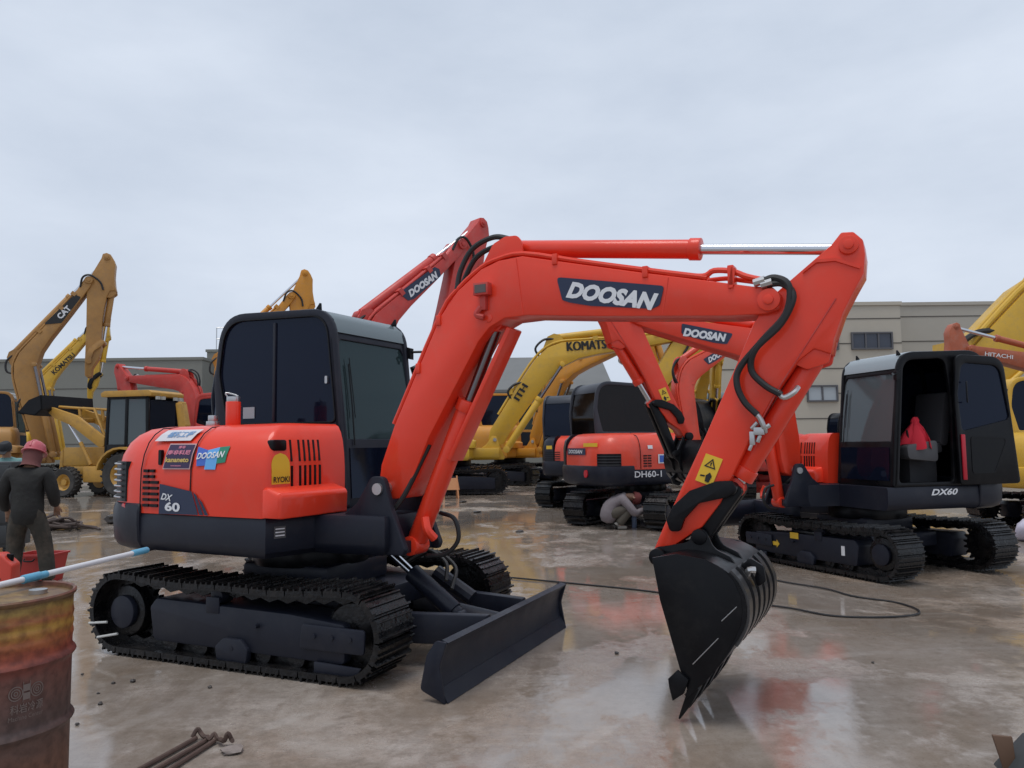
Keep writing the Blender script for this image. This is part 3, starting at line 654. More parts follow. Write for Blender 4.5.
    def ram(nm, p0, p1, y, rb, rr, frac, mat, rodm=None):
        p0, p1 = Vector((p0[0], y, p0[1])), Vector((p1[0], y, p1[1])); d = p1-p0; q = p0+d*frac; u = d.normalized()
        k = MB(); k.cyl(p0+u*rb*.6, q, rb, 22); k.cyl(q-u*rb*1.0, q+u*rb*.15, rb*1.16, 22)
        k.cyl(p0-Vector((0, rb*1.15, 0)), p0+Vector((0, rb*1.15, 0)), rb*.95, 18)
        o = P(k, nm, mat, bev=.004)
        k = MB(); k.cyl(q, p1-u*rr*1.2, rr, 18); k.build('cylinder_rod', rodm or rod, o)
        k = MB(); k.cyl(p1-Vector((0, rb*.8, 0)), p1+Vector((0, rb*.8, 0)), rr*1.6, 18); k.build('rod_eye', mat, o, bev=.003)
        return o
    y_ = -.2
    if boom is BOOM_MINI:
        o = ram('boom_cylinder', (1.16, .80), BT(bct), y_, .070*min(s, 1.4), .036, .655, paint, ROD_SHADED)
        if detail:
            p1 = Vector(BT((1.95, 2.27))); p0 = Vector(BT((1.475, 1.40))); d = (p1-p0).normalized(); nrm = Vector((d.y, -d.x))
            k = MB(); q = [p0, p1, p1+nrm*.035, p0+nrm*.035]; k.prism([tuple(v) for v in q], -.285, -.115); k.build('rod_guard', paint, o, bev=.008)
            k = MB(); k.tube([(1.30, -.285, 1.0), (1.33, -.30, .92), (1.36, -.26, .86)], .03, 8, 4); k.build('cylinder_port', paint, o)
            k = MB(); k.tube([(1.30, -.10, 1.02), (1.42, -.10, .98), (1.45, -.10, .84), (1.36, -.12, .74), (1.22, -.15, .72)], .016, 8, 6); k.tube([(.86, -.36, 1.08), (1.0, -.38, 1.0), (1.14, -.34, 1.12), (1.30, -.30, 1.42), (1.34, -.29, 1.50)], .018, 8, 6); k.build('hydraulic_hose', RUBBER, o)
    else:
        for yy in (-.2-bw*s-.07, -.2+bw*s+.07): ram('boom_cylinder', (1.28, .98), BT(bct), yy, .06*min(s, 1.35), .035, .60, paint, ROD_SHADED)
    # arm cylinder on top of the boom
    if boom is BOOM_MINI:
        k = MB()
        for yy in (-.285, -.125): k.prism(rpoly([(1.73, 2.62), (1.86, 2.83), (1.95, 2.868), (2.04, 2.865), (2.075, 2.82), (2.09, 2.70)], [.02, .06, .04, .04, .03, .02], 3), yy-.012, yy+.012)
        k.xf(VB); k.build('cylinder_bracket', paint, bo, bev=.004)
        ac0 = (1.985, 2.80)
    else:
        k = MB()
        for yy in (-.28, -.12): k.prism([(1.75, 2.22), (1.88, 2.46), (1.97, 2.49), (2.05, 2.46), (2.12, 2.33)], yy-.015, yy+.015)
        k.xf(VB); k.build('cylinder_bracket', paint, bo)
        ac0 = (1.95, 2.44)
    ac1 = (4.035, 2.53)
    ram('arm_cylinder', BT(ac0), AT(ac1), y_, .058*min(s, 1.45), .031*min(s, 1.3), .60, paint)
    if boom is BOOM_MINI:
        k = MB()
        for dy, dz in ((0, 0), (.055, -.045)): k.tube([(2.0, -.27+dy, 2.845+dz*.4), (1.86, -.28+dy, 2.88+dz), (1.70, -.29+dy, 2.82+dz), (1.61, -.30+dy, 2.68+dz), (1.585, -.31+dy, 2.55)], .019, 8, 8)
        k.xf(VB); k.build('hydraulic_hose', RUBBER, bo)
    if boom is BOOM_BIG:
        for pts in ([(1.74, -.30, 2.20), (1.70, -.31, 2.32), (1.82, -.31, 2.42), (1.96, -.28, 2.42)], [(1.30, -.32, 1.70), (1.27, -.34, 1.80), (1.36, -.34, 1.88), (1.46, -.32, 1.90)], [(3.45, -.33, 2.30), (3.60, -.36, 2.36), (3.70, -.36, 2.30), (3.70, -.34, 2.12), (3.62, -.33, 2.0)]):
            k = MB(); k.tube(pts, .017, 6, 6); k.xf(VB); k.build('hydraulic_hose', RUBBER, bo)
        for x, z in ((1.30, 1.80), (2.5, 2.345), (3.0, 2.32), (3.3, 2.31)):
            k = MB(); k.box(x-.03, x+.03, -.345, -.06, z-.04, z+.04); k.xf(VB); k.build('pipe_clamp', paint, bo)
    # ---- arm
    aw = .105
    k = MB(); k.prism(ARM, -.2-aw, -.2+aw); k.xf(VA); ar = P(k, 'arm', paint, bev=.008)
    for sd_ in (-1, 1):
        k = MB(); k.cyl((4.035, -.2+sd_*aw, 2.53), (4.035, -.2+sd_*(aw+.018), 2.53), .05, 20); k.cyl((4.035, -.2+sd_*(aw+.016), 2.53), (4.035, -.2+sd_*(aw+.03), 2.53), .026, 16); k.xf(VA); k.build('pin_boss', paint, ar, bev=.003)
        if detail:
            y1_ = -.2+sd_*aw; a, b = sorted((y1_, y1_+sd_*.010))
            k = MB(); k.prism([(3.80, 2.405), (3.87, 2.455), (3.965, 2.452), (4.085, 2.395), (4.088, 2.41), (3.97, 2.469), (3.87, 2.472), (3.80, 2.42)], a, b); k.xf(VA); k.build('stiffener_rib', paint, ar)
            k = MB(); k.tube([(3.96, y1_+sd_*.002, 2.25), (3.66, y1_+sd_*.002, 1.80), (3.50, y1_+sd_*.002, 1.52)], .004, 5); k.xf(VA); k.build('weld_seam', RED_OLD if paint is RED else paint, ar)
    for sd_ in (-1, 1):
        y1_ = -.2+sd_*.075; k = MB(); k.prism(rpoly([(3.70, 1.93), (3.77, 2.03), (3.86, 2.05), (3.93, 2.0), (3.91, 1.91), (3.80, 1.88)], .03, 3), y1_-.014, y1_+.014); k.xf(VA); k.build('cylinder_lug', paint, ar, bev=.004)
    bc0, bc1 = (3.842, 1.965), (3.375, 1.235)
    ram('bucket_cylinder', AT(bc0), AT(bc1), y_, .060*min(s, 1.3), .036, .915 if e_main else .66, paint)
    bkm = bkm or BLACK
    # ---- bucket linkage
    k = MB()
    for sd_ in (-1, 1):
        y1_ = -.2+sd_*(aw+.025)
        k.prism(rpoly([(3.03, .985), (3.09, .99), (3.115, 1.06), (3.20, 1.15), (3.35, 1.185), (3.41, 1.225), (3.395, 1.28), (3.30, 1.275), (3.15, 1.22), (3.05, 1.13), (3.01, 1.05)], .025, 3), y1_-.016, y1_+.016)
    k.cyl((3.06, -.34, 1.035), (3.06, -.06, 1.035), .035, 16); k.cyl((3.375, -.34, 1.235), (3.375, -.06, 1.235), .036, 16)
    k.xf(VA); P(k, 'side_link', bkm, bev=.004)
    if bare: return dict(root=root, rz=rz, tracks=tracks, boom=bo, arm=ar, hood=hood, cab=cab, house=hs_, cw=cw, VB=VB, VA=VA, s=s, bw=bw, aw=aw, P=P)
    bp = KT((3.191, .96)); rp = AT(bc1)
    d = (Vector(rp)-Vector(bp)); u = d.normalized(); nn = Vector((-u.y, u.x))
    k = MB()
    for sd_ in (-1, 1):
        y1_ = -.2+sd_*.055*s
        q = [Vector(bp)-u*.05*s+nn*.045*s, Vector(bp)-u*.05*s-nn*.045*s, Vector(rp)+u*.03*s-nn*.06*s, Vector(rp)+u*.03*s+nn*.06*s]
        k.prism(rpoly([tuple(v) for v in q], .03*s, 3), y1_-.03*s, y1_+.03*s)
    k.cyl((bp[0], -.2-.13*s, bp[1]), (bp[0], -.2+.13*s, bp[1]), .045*s, 18); P(k, 'push_link', bkm, bev=.006)
    # ---- bucket
    bh = .44; ba, bb = -.12-bh, -.12+bh
    wrap = cat([(3.0, .86), (3.125, .888), (3.275, .872), (3.378, .827), (3.44, .77), (3.478, .69), (3.486, .62), (3.475, .545), (3.438, .470), (3.37, .367), (3.285, .262), (3.165, .14)], 3)
    inn = []
    for i, p in enumerate(wrap):
        a, b = wrap[max(i-1, 0)], wrap[min(i+1, len(wrap)-1)]; d = (b-a).normalized(); inn.append((p.x+d.y*.022, p.y-d.x*.022))
    k = MB(); k.prism([tuple(p) for p in wrap]+inn[::-1], ba, bb); k.xf(VK); bk = P(k, 'bucket', bkm, ang=50)
    for yy in (ba, bb-.02):
        k = MB(); k.prism(BK, yy-.003, yy+.023); k.xf(VK); k.build('bucket_side', bkm, bk, bev=.003)
    if detail:
        for a, b in (((3.20, .32), (3.34, .47)), ((3.36, .56), (3.44, .64))):
            k = MB(); k.tube([(a[0], ba-.0035, a[1]), (b[0], ba-.0035, b[1])], .0022, 4); k.xf(VK); k.build('scratch', STEEL, bk)
    for yy in (ba-.022, bb+.003):
        k = MB(); k.prism([(3.121, .285), (3.068, .232), (3.074, .185), (3.09, .12), (3.15, .165), (3.18, .24)], yy, yy+.018); k.xf(VK); k.build('side_cutter', bkm, bk, bev=.003)
    if detail:
        k = MB()
        for i in range(6):
            yy = ba+.06+i*(bh*2-.12)/5
            o_, i_ = [], []
            for j in range(10, 26):
                a, b = wrap[j-1], wrap[j+1]; d = (b-a).normalized(); p = wrap[j]; o_.append((p.x-d.y, p.y+d.x)); 
                o_[-1] = (p.x+(-d.y)*.016, p.y+d.x*.016); i_.append((p.x, p.y))
            k.prism(o_+i_[::-1], yy-.042, yy+.042)
        k.xf(VK); k.build('wear_strip', WORN, bk)
    for yy in (-.31, -.115):
        k = MB(); k.prism(rpoly([(2.90, .80), (2.95, .77), (3.05, .86), (3.40, .80), (3.36, .86), (3.27, .90), (3.23, 1.0), (3.17, 1.01), (3.13, .93), (3.0, .90), (2.93, .89)], [.04, .03, .02, 0, .03, .08, .04, .04, .05, .04, .04], 3), yy-.012, yy+.012); k.xf(VK); k.build('bucket_ear', bkm, bk, bev=.003)
    k = MB(); k.cyl((2.951, -.35, .836), (2.951, -.05, .836), .05, 20); k.xf(VK); k.build('bucket_pin', bkm, bk, bev=.004)
    if detail:
        k = MB(); k.prism(rpoly([(3.40, .80), (3.47, .86), (3.54, .82), (3.55, .74), (3.50, .70), (3.49, .76), (3.50, .79), (3.47, .805), (3.44, .79)], .02, 3), -.33, -.30); k.xf(VK); k.build('lifting_hook', bkm, bk, bev=.004)
        k = MB(); k.tube([(3.455, -.34, .775), (3.47, -.36, .80), (3.50, -.35, .80)], .018, 8, 3); k.xf(VK); k.build('hook_latch', STEEL, bk)
    for i in range(5):
        yy = ba+.05+i*(bh*2-.10)/4
        k = MB(); k.loft([[(3.185, yy-.04, .235), (3.185, yy+.04, .235), (3.225, yy+.04, .19), (3.225, yy-.04, .19)], [(3.145, yy-.032, .13), (3.145, yy+.032, .13), (3.18, yy+.032, .105), (3.18, yy-.032, .105)], [(3.104, yy-.022, .018), (3.104, yy+.022, .018), (3.112, yy+.022, .012), (3.112, yy-.022, .012)]]); k.xf(VK); k.build('bucket_tooth', bkm, bk, bev=.003)
    # ---- arm hoses and fittings
    if boom is BOOM_MINI:
        for pts in ([(3.577, 2.371), (3.657, 2.390), (3.735, 2.330), (3.712, 2.181), (3.592, 2.052), (3.455, 1.905), (3.436, 1.81), (3.473, 1.714), (3.54, 1.64)], [(3.615, 2.356), (3.70, 2.35), (3.755, 2.27), (3.685, 2.128), (3.547, 2.0), (3.516, 1.89), (3.583, 1.803), (3.67, 1.745)]):
            k = MB(); k.tube([(x, -.37 if i in (2, 3, 4) else -.345, z) for i, (x, z) in enumerate(pts)], .0185, 8, 6); k.xf(VA); k.build('hydraulic_hose', RUBBER, ar)
            e = pts[-1]; q = (e[0]+(.03 if e[0] < 3.6 else .06), e[1]-(.07 if e[0] < 3.6 else -.01))
            k = MB(); k.tube([(e[0]-.02, -.345, e[1]+.02), (e[0]+.01, -.345, e[1]-.015), (q[0], -.335, q[1]), (q[0]+(0 if e[0] < 3.6 else .02), -.30, q[1]+(-.02 if e[0] < 3.6 else .03))], .015, 8, 4)
            k.xf(VA); k.build('hose_fitting', STEEL, ar); k = MB()
            st = pts[0]; k.tube([(st[0]-.03, -.345, st[1]+.0), (st[0]+.03, -.348, st[1]+.012)], .024, 8); k.xf(VA); k.build('hose_fitting', STEEL, ar)
        k = MB(); k.box(3.515, 3.57, -.345, -.30, 1.53, 1.572); k.box(3.49, 3.518, -.335, -.30, 1.475, 1.55); k.cyl((3.56, -.32, 1.56), (3.60, -.32, 1.585), .013, 10); k.cyl((3.545, -.32, 1.53), (3.53, -.32, 1.49), .012, 10); k.cyl((3.50, -.32, 1.565), (3.535, -.325, 1.60), .012, 10); k.cyl((3.50, -.325, 1.48), (3.485, -.325, 1.445), .010, 10); k.xf(VA); k.build('valve_block', STEEL, ar, bev=.006)
    return dict(root=root, rz=rz, tracks=tracks, boom=bo, arm=ar, hood=hood, cab=cab, house=hs_, cw=cw, VB=VB, VA=VA, s=s, bw=bw, aw=aw, P=P)

def boom_plate(e, side, word, pts=None, plate=NAVY, tmat=WHITE, o=(2.405, 2.405), w=.59, h=.105, ang=-13.5, bold=.058, shear=.25, heavy=0):
    """nameplate with lettering on the boom's right (-1) or left (+1) face"""
    y = -.2+side*(e['bw']+.003); a = R(ang); ux = Vector((math.cos(a), 0, math.sin(a))); uz = Vector((-math.sin(a), 0, math.cos(a)))
    if plate:
        pts = pts or [(2.342, 2.543), (2.38, 2.392), (2.43, 2.372), (2.568, 2.338), (2.96, 2.283), (3.005, 2.30), (3.036, 2.412)]
        k = MB(); a0, a1 = sorted((y, y+side*.004)); k.prism(rpoly(pts, .02, 3), a0, a1); k.xf(e['VB']); k.build('nameplate', plate, e['boom'], rotz=e['rz'] if False else None)
    yt = y+side*.007
    if side < 0: O = Vector((o[0], yt, o[1])); U = ux
    else: O = Vector((o[0], yt, o[1]))+ux*w; U = -ux
    if side > 0: shear = shear
    return text(word, O, U, uz, w, h, tmat, e['boom'], bold, shear, fn=e['VB'], heavy=heavy)

# ---- decals that follow the hood's rounded shoulder
LV = [(1.022, -.004), (1.20, -.004), (1.34, 0), (1.45, .022), (1.54, .06), (1.60, .11), (1.645, .18)]
def ins(z):
    for (a, i), (b, j) in zip(LV, LV[1:]):
        if z <= b: return i+(j-i)*max(0, (z-a))/(b-a)
    return LV[-1][1]
on_side = lambda v: Vector((v.x, -.93+ins(v.z)+v.y, v.z))
on_front = lambda v: Vector((.47-.35*ins(v.z)-v.y, v.x, v.z))
def patch(e, name, corners, mat, eps, fn=on_side, nrow=10):
    """corners: top left, top right, bottom right, bottom left in (along, z)"""
    tl, tr_, br, bl = [Vector(c) for c in corners]; k = MB(); vs = []
    for i in range(nrow+1):
        t = i/nrow; a = tl*(1-t)+bl*t; b = tr_*(1-t)+br*t
        for j in range(4): q = a*(1-j/3)+b*(j/3); vs.append((q.x, -eps, q.y))
    k.add(vs, [(i*4+j, i*4+j+1, i*4+j+5, i*4+j+4) for i in range(nrow) for j in range(3)]); k.xf(fn)
    return k.build(name, mat, e['hood'], flat=True)
def side_text(e, s_, x, z, w, h, mat, eps=.007, bold=.02, shear=0, ang=0, fn=on_side):
    return text(s_, (x, -eps, z), (math.cos(R(ang)), 0, math.sin(R(ang))), (-math.sin(R(ang)), 0, math.cos(R(ang))), w, h, mat, e['hood'], bold, shear, fn=fn)

# ================================================================== the machines
A = excavator('red and black excavator in the foreground with its bucket on the wet ground', (-1.62, 6.19, 0), -24, -28, RED, DARK, glf=GLF)
boom_plate(A, -1, 'DOOSAN')
patch(A, 'model_panel', [(-.575, 1.24), (-.235, 1.19), (-.165, 1.028), (-.578, 1.024)], NAVY, .006)
for q in ([(-.222, 1.186), (-.186, 1.165), (-.113, 1.028), (-.152, 1.028)], [(-.170, 1.152), (-.128, 1.118), (-.062, 1.028), (-.10, 1.028)]): patch(A, 'model_stripe', q, NAVY, .006)
side_text(A, 'DX', -.555, 1.128, .125, .048, WHITE, .010, .03, .35, -6); side_text(A, '60', -.51, 1.048, .16, .066, WHITE, .010, .035, 0, -2)
patch(A, 'dealer_sticker', [(-.545, 1.53), (-.262, 1.527), (-.268, 1.345), (-.556, 1.345)], pr('pale sticker rim', (.55, .35, .35), .5), .004)
patch(A, 'dealer_sticker', [(-.536, 1.522), (-.272, 1.519), (-.277, 1.353), (-.547, 1.353)], PURP, .0065)
side_text(A, '南非', -.43, 1.492, .07, .022, PINK, .010); side_text(A, '南非科尼', -.53, 1.448, .24, .034, PINK, .010, .02); side_text(A, 'kananeto', -.535, 1.395, .245, .036, GOLD, .010, .03); side_text(A, 'www.kananeto', -.47, 1.366, .11, .010, PINK, .010)
patch(A, 'maker_sticker', [(-.235, 1.505), (-.12, 1.48), (-.12, 1.372), (-.205, 1.368)], BLUE, .0045); patch(A, 'maker_sticker', [(-.12, 1.48), (-.01, 1.50), (-.01, 1.345), (-.12, 1.345)], LBLUE, .0045); patch(A, 'maker_sticker', [(-.01, 1.50), (.085, 1.507), (.075, 1.395), (-.01, 1.385)], GREEN, .0045)
side_text(A, 'DOOSAN', -.215, 1.415, .275, .045, WHITE, .009, .03, .3, 3)
patch(A, 'paper_sticker', [(-.70, 1.632), (-.315, 1.632), (-.345, 1.55), (-.735, 1.55)], pr('off white sticker', (.62, .60, .62), .5), .005)
side_text(A, '福利工程', -.63, 1.575, .27, .045, pr('faded blue print', (.16, .30, .52), .6), .010, .02, .1)
def arch(name, cy, hw, z0, z1, eps, mat):
    k = MB(); vs = []; nr = 16
    for i in range(nr+1):
        z = z0+(z1-z0)*i/nr; zc_ = z1-hw; w_ = hw if z < zc_ else math.sqrt(max(hw*hw-(z-zc_)**2, 0))
        vs += [(cy-w_, -eps, z), (cy+w_, -eps, z)]
    k.add(vs, [(2*i, 2*i+1, 2*i+3, 2*i+2) for i in range(nr)]); k.xf(on_front); k.build(name, mat, A['hood'], flat=True)
arch('arch_sticker', -.80, .085, 1.245, 1.455, .004, YSTK)
text('RYOKI', (.4825, -.874, 1.256), (0, 1, 0), (0, 0, 1), .148, .040, BSTK, A['hood'], .02)
k = MB(); fx = lambda y: .47+.08*((y+.93)/.38)
k.add([(fx(y)+.004, y-.001, z) for y, z in ((-.87, .885), (-.78, .885), (-.78, .965), (-.87, .965))], [(0, 1, 2, 3)]); k.build('data_plate', GREY, A['house'], flat=True)
for i in range(3):
    k = MB(); k.add([(fx(y)+.007, y-.002, z) for y, z in ((-.86, .90+i*.022), (-.79, .90+i*.022), (-.79, .908+i*.022), (-.86, .908+i*.022))], [(0, 1, 2, 3)]); k.build('data_line', WHITE, A['house'], flat=True)
def warn(e, side=-1):
    y = -.2+side*(e['aw']+.003); k = MB(); a, b = sorted((y, y+side*.002))
    c = Vector((3.256, 1.338)); ux = Vector((.93, -.335)).normalized(); uz = Vector((.40, .915)).normalized()
    q = lambda u, v: tuple(c+ux*u+uz*v)
    k.prism([q(-.05, -.083), q(.05, -.083), q(.05, .083), q(-.05, .083)], a, b); k.xf(e['VA']); k.build('warning_sticker', YSTK, e['arm'], flat=True)
    yy = y+side*.005; k = MB()
    T3 = [(-.034, .012), (.034, .012), (.0, .068)]; t3 = [(-.022, .019), (.022, .019), (.0, .055)]
    k.add([(q(*p)[0], yy, q(*p)[1]) for p in T3+t3], [(0, 1, 4, 3), (1, 2, 5, 4), (2, 0, 3, 5)])
    for P_ in ([(-.003, .024), (.003, .024), (.004, .044), (-.004, .044)], [(-.034, -.05), (-.008, -.045), (-.008, -.036), (-.034, -.04)], [(.002, -.07), (.024, -.07), (.03, -.03), (.012, -.012), (-.004, -.035)]):
        k.add([(q(*p)[0], yy, q(*p)[1]) for p in P_], [tuple(range(len(P_)))])
    k.xf(e['VA']); k.build('warning_print', BSTK, e['arm'], flat=True)
warn(A)

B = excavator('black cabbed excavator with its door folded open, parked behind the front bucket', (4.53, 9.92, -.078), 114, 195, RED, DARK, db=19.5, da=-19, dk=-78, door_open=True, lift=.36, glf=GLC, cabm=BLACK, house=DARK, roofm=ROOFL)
boom_plate(B, 1, 'DOOSAN'); warn(B, 1)
for a, b in (((-1.262, .21), (-1.10, .225)), ((-1.17, .115), (-.99, .15))):
    k = MB(); k.cyl((a[0], -.988, a[1]), (b[0], -.966, b[1]), .009, 8); k.build('strap', pr('pale strap', (.5, .5, .48), .5), A['tracks'][-1])
text('DX60', (-.10, .9345, .915), (-1, 0, 0), (0, 0, 1), .38, .075, WHITE, B['house'], .03, .3)
tr_ = B['tracks'][1]
k = MB(); k.prism(rpoly([(.55, .25), (.60, .30), (.60, .275), (.70, .275), (.70, .225), (.60, .225), (.60, .20)], 0, 0), .9425, .9455)
k.build('direction_arrow', YSTK, tr_, flat=True)
k = MB(); k.box(.22, .36, .9425, .9455, .345, .42); k.build('track_sticker', YSTK, tr_)
for x in (.82, -.50):
    k = MB(); k.box(x, x+.05, .9425, .9455, .23, .34); k.build('track_sticker', WHITE, tr_)

C = excavator('orange red excavator seen from behind with a man crouching at its tracks', (2.45, 14.6, 0), 56, 24, RED_FAR, DARK, db=38.7, da=8, detail=False, blade=True, body='rounded', bare=True, gls=glass('smoked brown glass', (.34, .30, .28), (.014, .010, .009), .45, (.5, .5, .52)), cabm=pr('grey cab paint', (.030, .034, .045), .45))
boom_plate(C, -1, 'DOOSAN')
text('DH60-1', (-.80, -.9345, .885), (1, 0, 0), (0, 0, 1), .56, .11, WHITE, C['house'], .012)
bpy.data.objects[C['house'].children[-1].name].location.y = -.014
def wrap_tail(e, name, y0, y1, z0, z1, mat, off, nz_=1, par='hood'):
    pl = tail_line(-off, y0, y1); k = MB(); vs = []
    zz = [z0+(z1-z0)*i/nz_ for i in range(nz_+1)]
    for x, y in pl: vs += [(x, y, z) for z in zz]
    q = nz_+1; k.add(vs, [(i*q+j, (i+1)*q+j, (i+1)*q+j+1, i*q+j+1) for i in range(len(pl)-1) for j in range(nz_)]); return k.build(name, mat, e[par], flat=True)
def tail_text(e, s_, y0, y1, z0, h, mat, off):
    pl = tail_line(-off, y0, y1); L = [0]
    for p, q in zip(pl, pl[1:]): L.append(L[-1]+math.dist(p, q))
    def at(u):
        d = u*L[-1]
        for i in range(len(pl)-1):
            if d <= L[i+1]+1e-9: t_ = (d-L[i])/(L[i+1]-L[i]); return [pl[i][a]+(pl[i+1][a]-pl[i][a])*t_ for a in (0, 1)]
    g_, fs_ = text_geo(s_, .03, .2); k = MB(); k.add([(*at(min(max(p[0], 0), 1)), z0+p[1]*h) for p in g_], fs_); return k.build('lettering', mat, e['hood'], flat=True)
wrap_tail(C, 'hood_grille', -.60, -.905, 1.06, 1.30, BLACK, .006); 
for z in (1.10, 1.15, 1.20, 1.25): wrap_tail(C, 'grille_bar', -.60, -.905, z, z+.015, pr('dark grille bars', (.035, .037, .042), .45), .012)
wrap_tail(C, 'tail_badge', .35, -.35, 1.28, 1.40, NAVY, .006); tail_text(C, 'DOOSAN', .30, -.30, 1.305, .07, WHITE, .010)
k = MB(); c_ = Vector((-1.43, -.38, .95)); k.cyl(c_, c_+Vector((-.03, -.008, 0)), .045, 18); k.xf(lambda v: Vector((v.x, v.y, .95+(v.z-.95)*1.5))); k.build('tail_reflector', REFL, C['cw'])
wrap_tail(C, 'number_sticker', -.25, -.62, 1.425, 1.49, YSTK, -.012)
patch(C, 'flag_sticker', [(-.30, 1.28), (-.04, 1.28), (-.04, 1.12), (-.30, 1.12)], WHITE, .005); patch(C, 'flag_sticker', [(-.27, 1.26), (-.07, 1.26), (-.07, 1.14), (-.27, 1.14)], BLUE, .008)
patch(C, 'paper_sticker', [(-.50, 1.44), (-.40, 1.44), (-.40, 1.38), (-.50, 1.38)], WHITE, .005)
for q in ([(-.15, 1.42), (-.10, 1.43), (.14, 1.16), (.10, 1.16)], [(-.06, 1.43), (-.02, 1.44), (.20, 1.22), (.16, 1.20)]): patch(C, 'swoosh', q, WHITE, .006)
k = MB()
for row in range(5):
    for c_ in range(2): k.box(-.60+c_*.09, -.53+c_*.09, -.938, -.9, 1.07+row*.045, 1.09+row*.045)
k.build('side_vent', BLACK, C['hood'])
k = MB(); k.tube([(-.66, -.936+i_, z) for i_, z in ((0, 1.03), (0, 1.3), (.025, 1.45), (.065, 1.54), (.12, 1.605))]+[(-.66, -.6, 1.664)], .006, 5); k.build('hood_seam', BLACK, C['hood'])

D = excavator('orange red excavator half hidden behind the rear view excavator', (2.05, 18.6, 0), 56, 58, RED_FAR, DARK, db=-30, da=10, detail=False, body='rounded', cabm=MATS['grey cab paint'])
for i in range(5): wrap_tail(D, 'tail_vent', .75, .25, 1.08+i*.05, 1.10+i*.05, BLACK, .008)
wrap_tail(D, 'number_sticker', .70, .45, 1.36, 1.44, YSTK, .002)
P_ = excavator('old red excavator standing far behind the orange boom of the black excavator', (6.9, 20.5, 0), 80, 75, RED_OLD, RED_OLD, db=-22, da=-25, detail=False, body='rounded')

E_ = excavator('yellow excavator facing right with dark tracks and black letters on its arched boom', (-1.92, 24, 0), 2, 0, YEL, DARK, boom=BOOM_BIG, S_=2.33, Sb=1.35, db=6.6, da=-13.5, detail=False, body='rounded', blade=False, house=YEL, cabm=YEL, rod=CHROME)
boom_plate(E_, -1, 'KOMATSU', plate=None, tmat=BSTK, o=(2.11, 2.23), w=.60, h=.12, ang=-3.5, bold=0, shear=0, heavy=.008)
boom_plate(E_, -1, 'ITH', plate=None, tmat=BSTK, o=(1.40, 1.66), w=.22, h=.085, ang=51, bold=0, shear=0, heavy=.008)
F_ = excavator('orange yellow excavator behind the lettered yellow excavator', (-.14, 29, 0), -30, -30, YEL2, DARK, boom=BOOM_BIG, S_=1.86, Sb=1.3, db=18.9, da=30, detail=False, body='rounded', blade=False, house=YEL2, cabm=YEL2)
G_ = excavator('yellow excavator facing the camera far behind the crouching man', (7.15, 30, 0), -91, -91, YEL, DARK, boom=BOOM_BIG, S_=1.48, Sb=1.3, db=21.4, da=-7.3, detail=False, body='rounded', blade=False, house=YEL, cabm=YEL)
H_ = excavator('faded ochre excavator with its boom raised upright at the far left', (-17.6, 26.5, 0), 15, 20, TAN, DARK, bkm=TAN, boom=BOOM_BIG, S_=2.12, Sb=1.35, db=55.5, da=-29.6, bare=True, detail=False, body='rounded', blade=False, house=TAN, cabm=TAN)
boom_plate(H_, -1, 'CAT', pts=[(2.62, 2.355), (3.30, 2.29), (3.32, 2.19), (2.80, 2.16)], plate=BSTK, tmat=WHITE, o=(2.84, 2.20), w=.24, h=.095, ang=-5, bold=.04, shear=0)
I_ = excavator('yellow excavator with lettered boom raised behind the ochre one', (-21.75, 34, 0), 20, 20, YEL, DARK, boom=BOOM_BIG, S_=1.93, Sb=1.35, db=53, da=-27.7, bare=True, detail=False, body='rounded', blade=False, house=YEL, cabm=YEL)
boom_plate(I_, -1, 'KOMATSU', plate=None, tmat=BSTK, o=(2.33, 2.18), w=.62, h=.11, ang=-5.5, bold=.03, shear=0)
K_ = excavator('small red excavator with folded level boom behind the backhoe loader', (-10.38, 28, 0), 160, 160, RED_OLD, DARK, S_=1.56, Sb=1.3, db=14.5, da=-6, detail=False, body='rounded', house=RED_OLD, cabm=RED_OLD)
L_ = excavator('ochre yellow excavator peeking over the roof of the foreground cab', (-13.2, 32.5, 0), 20, 20, YEL2, DARK, boom=BOOM_BIG, S_=2.45, Sb=1.3, db=48, da=-19, detail=False, body='rounded', blade=False, house=YEL2, cabm=YEL2)
M_ = excavator('large red excavator with a raised lettered boom behind the foreground cab', (-3.57, 13.2, 0), 50, 40, RED_OLD, DARK, boom=BOOM_BIG, S_=1.58, Sb=1.15, db=42.5, da=-31.5, detail=False, body='rounded', blade=False)
boom_plate(M_, -1, 'DOOSAN', pts=[(2.46, 2.36), (2.50, 2.22), (2.58, 2.185), (3.08, 2.165), (3.12, 2.24), (3.08, 2.30)], o=(2.55, 2.225), w=.50, h=.085, ang=-6)
N_ = excavator('rust orange excavator reaching in from the right edge over the black cab', (12.27, 15, -.08), 180, 180, pr('rust orange paint', (.42, .105, .045), .5, dust=.5, var=.6, vscale=3, vcol=(.24, .06, .035)), DARK, S_=1.06, Sb=1.05, db=21.6, da=7.2, detail=False, body='rounded')
boom_plate(N_, 1, 'HITACHI', plate=None, o=(2.85, 2.355), w=.52, h=.075, ang=-13.5, bold=.01, shear=0)
O_ = excavator('big yellow excavator whose thick boom rises behind the rust orange boom at the right', (11.95, 26, -.08), 0, 0, YEL, DARK, boom=BOOM_BIG, S_=5.9, Sb=.95, db=-4, da=15, bare=True, detail=False, body='rounded', blade=False, house=YEL, cabm=BLACK)
Q_ = excavator('yellow excavator cut by the right edge of the picture beside the open black door', (9.65, 13.4, -.08), 0, 0, YEL, DARK, boom=BOOM_BIG, S_=1.7, Sb=1.0, db=0, da=0, detail=False, body='rounded', blade=False, house=YEL, cabm=YEL, glf=GLC)

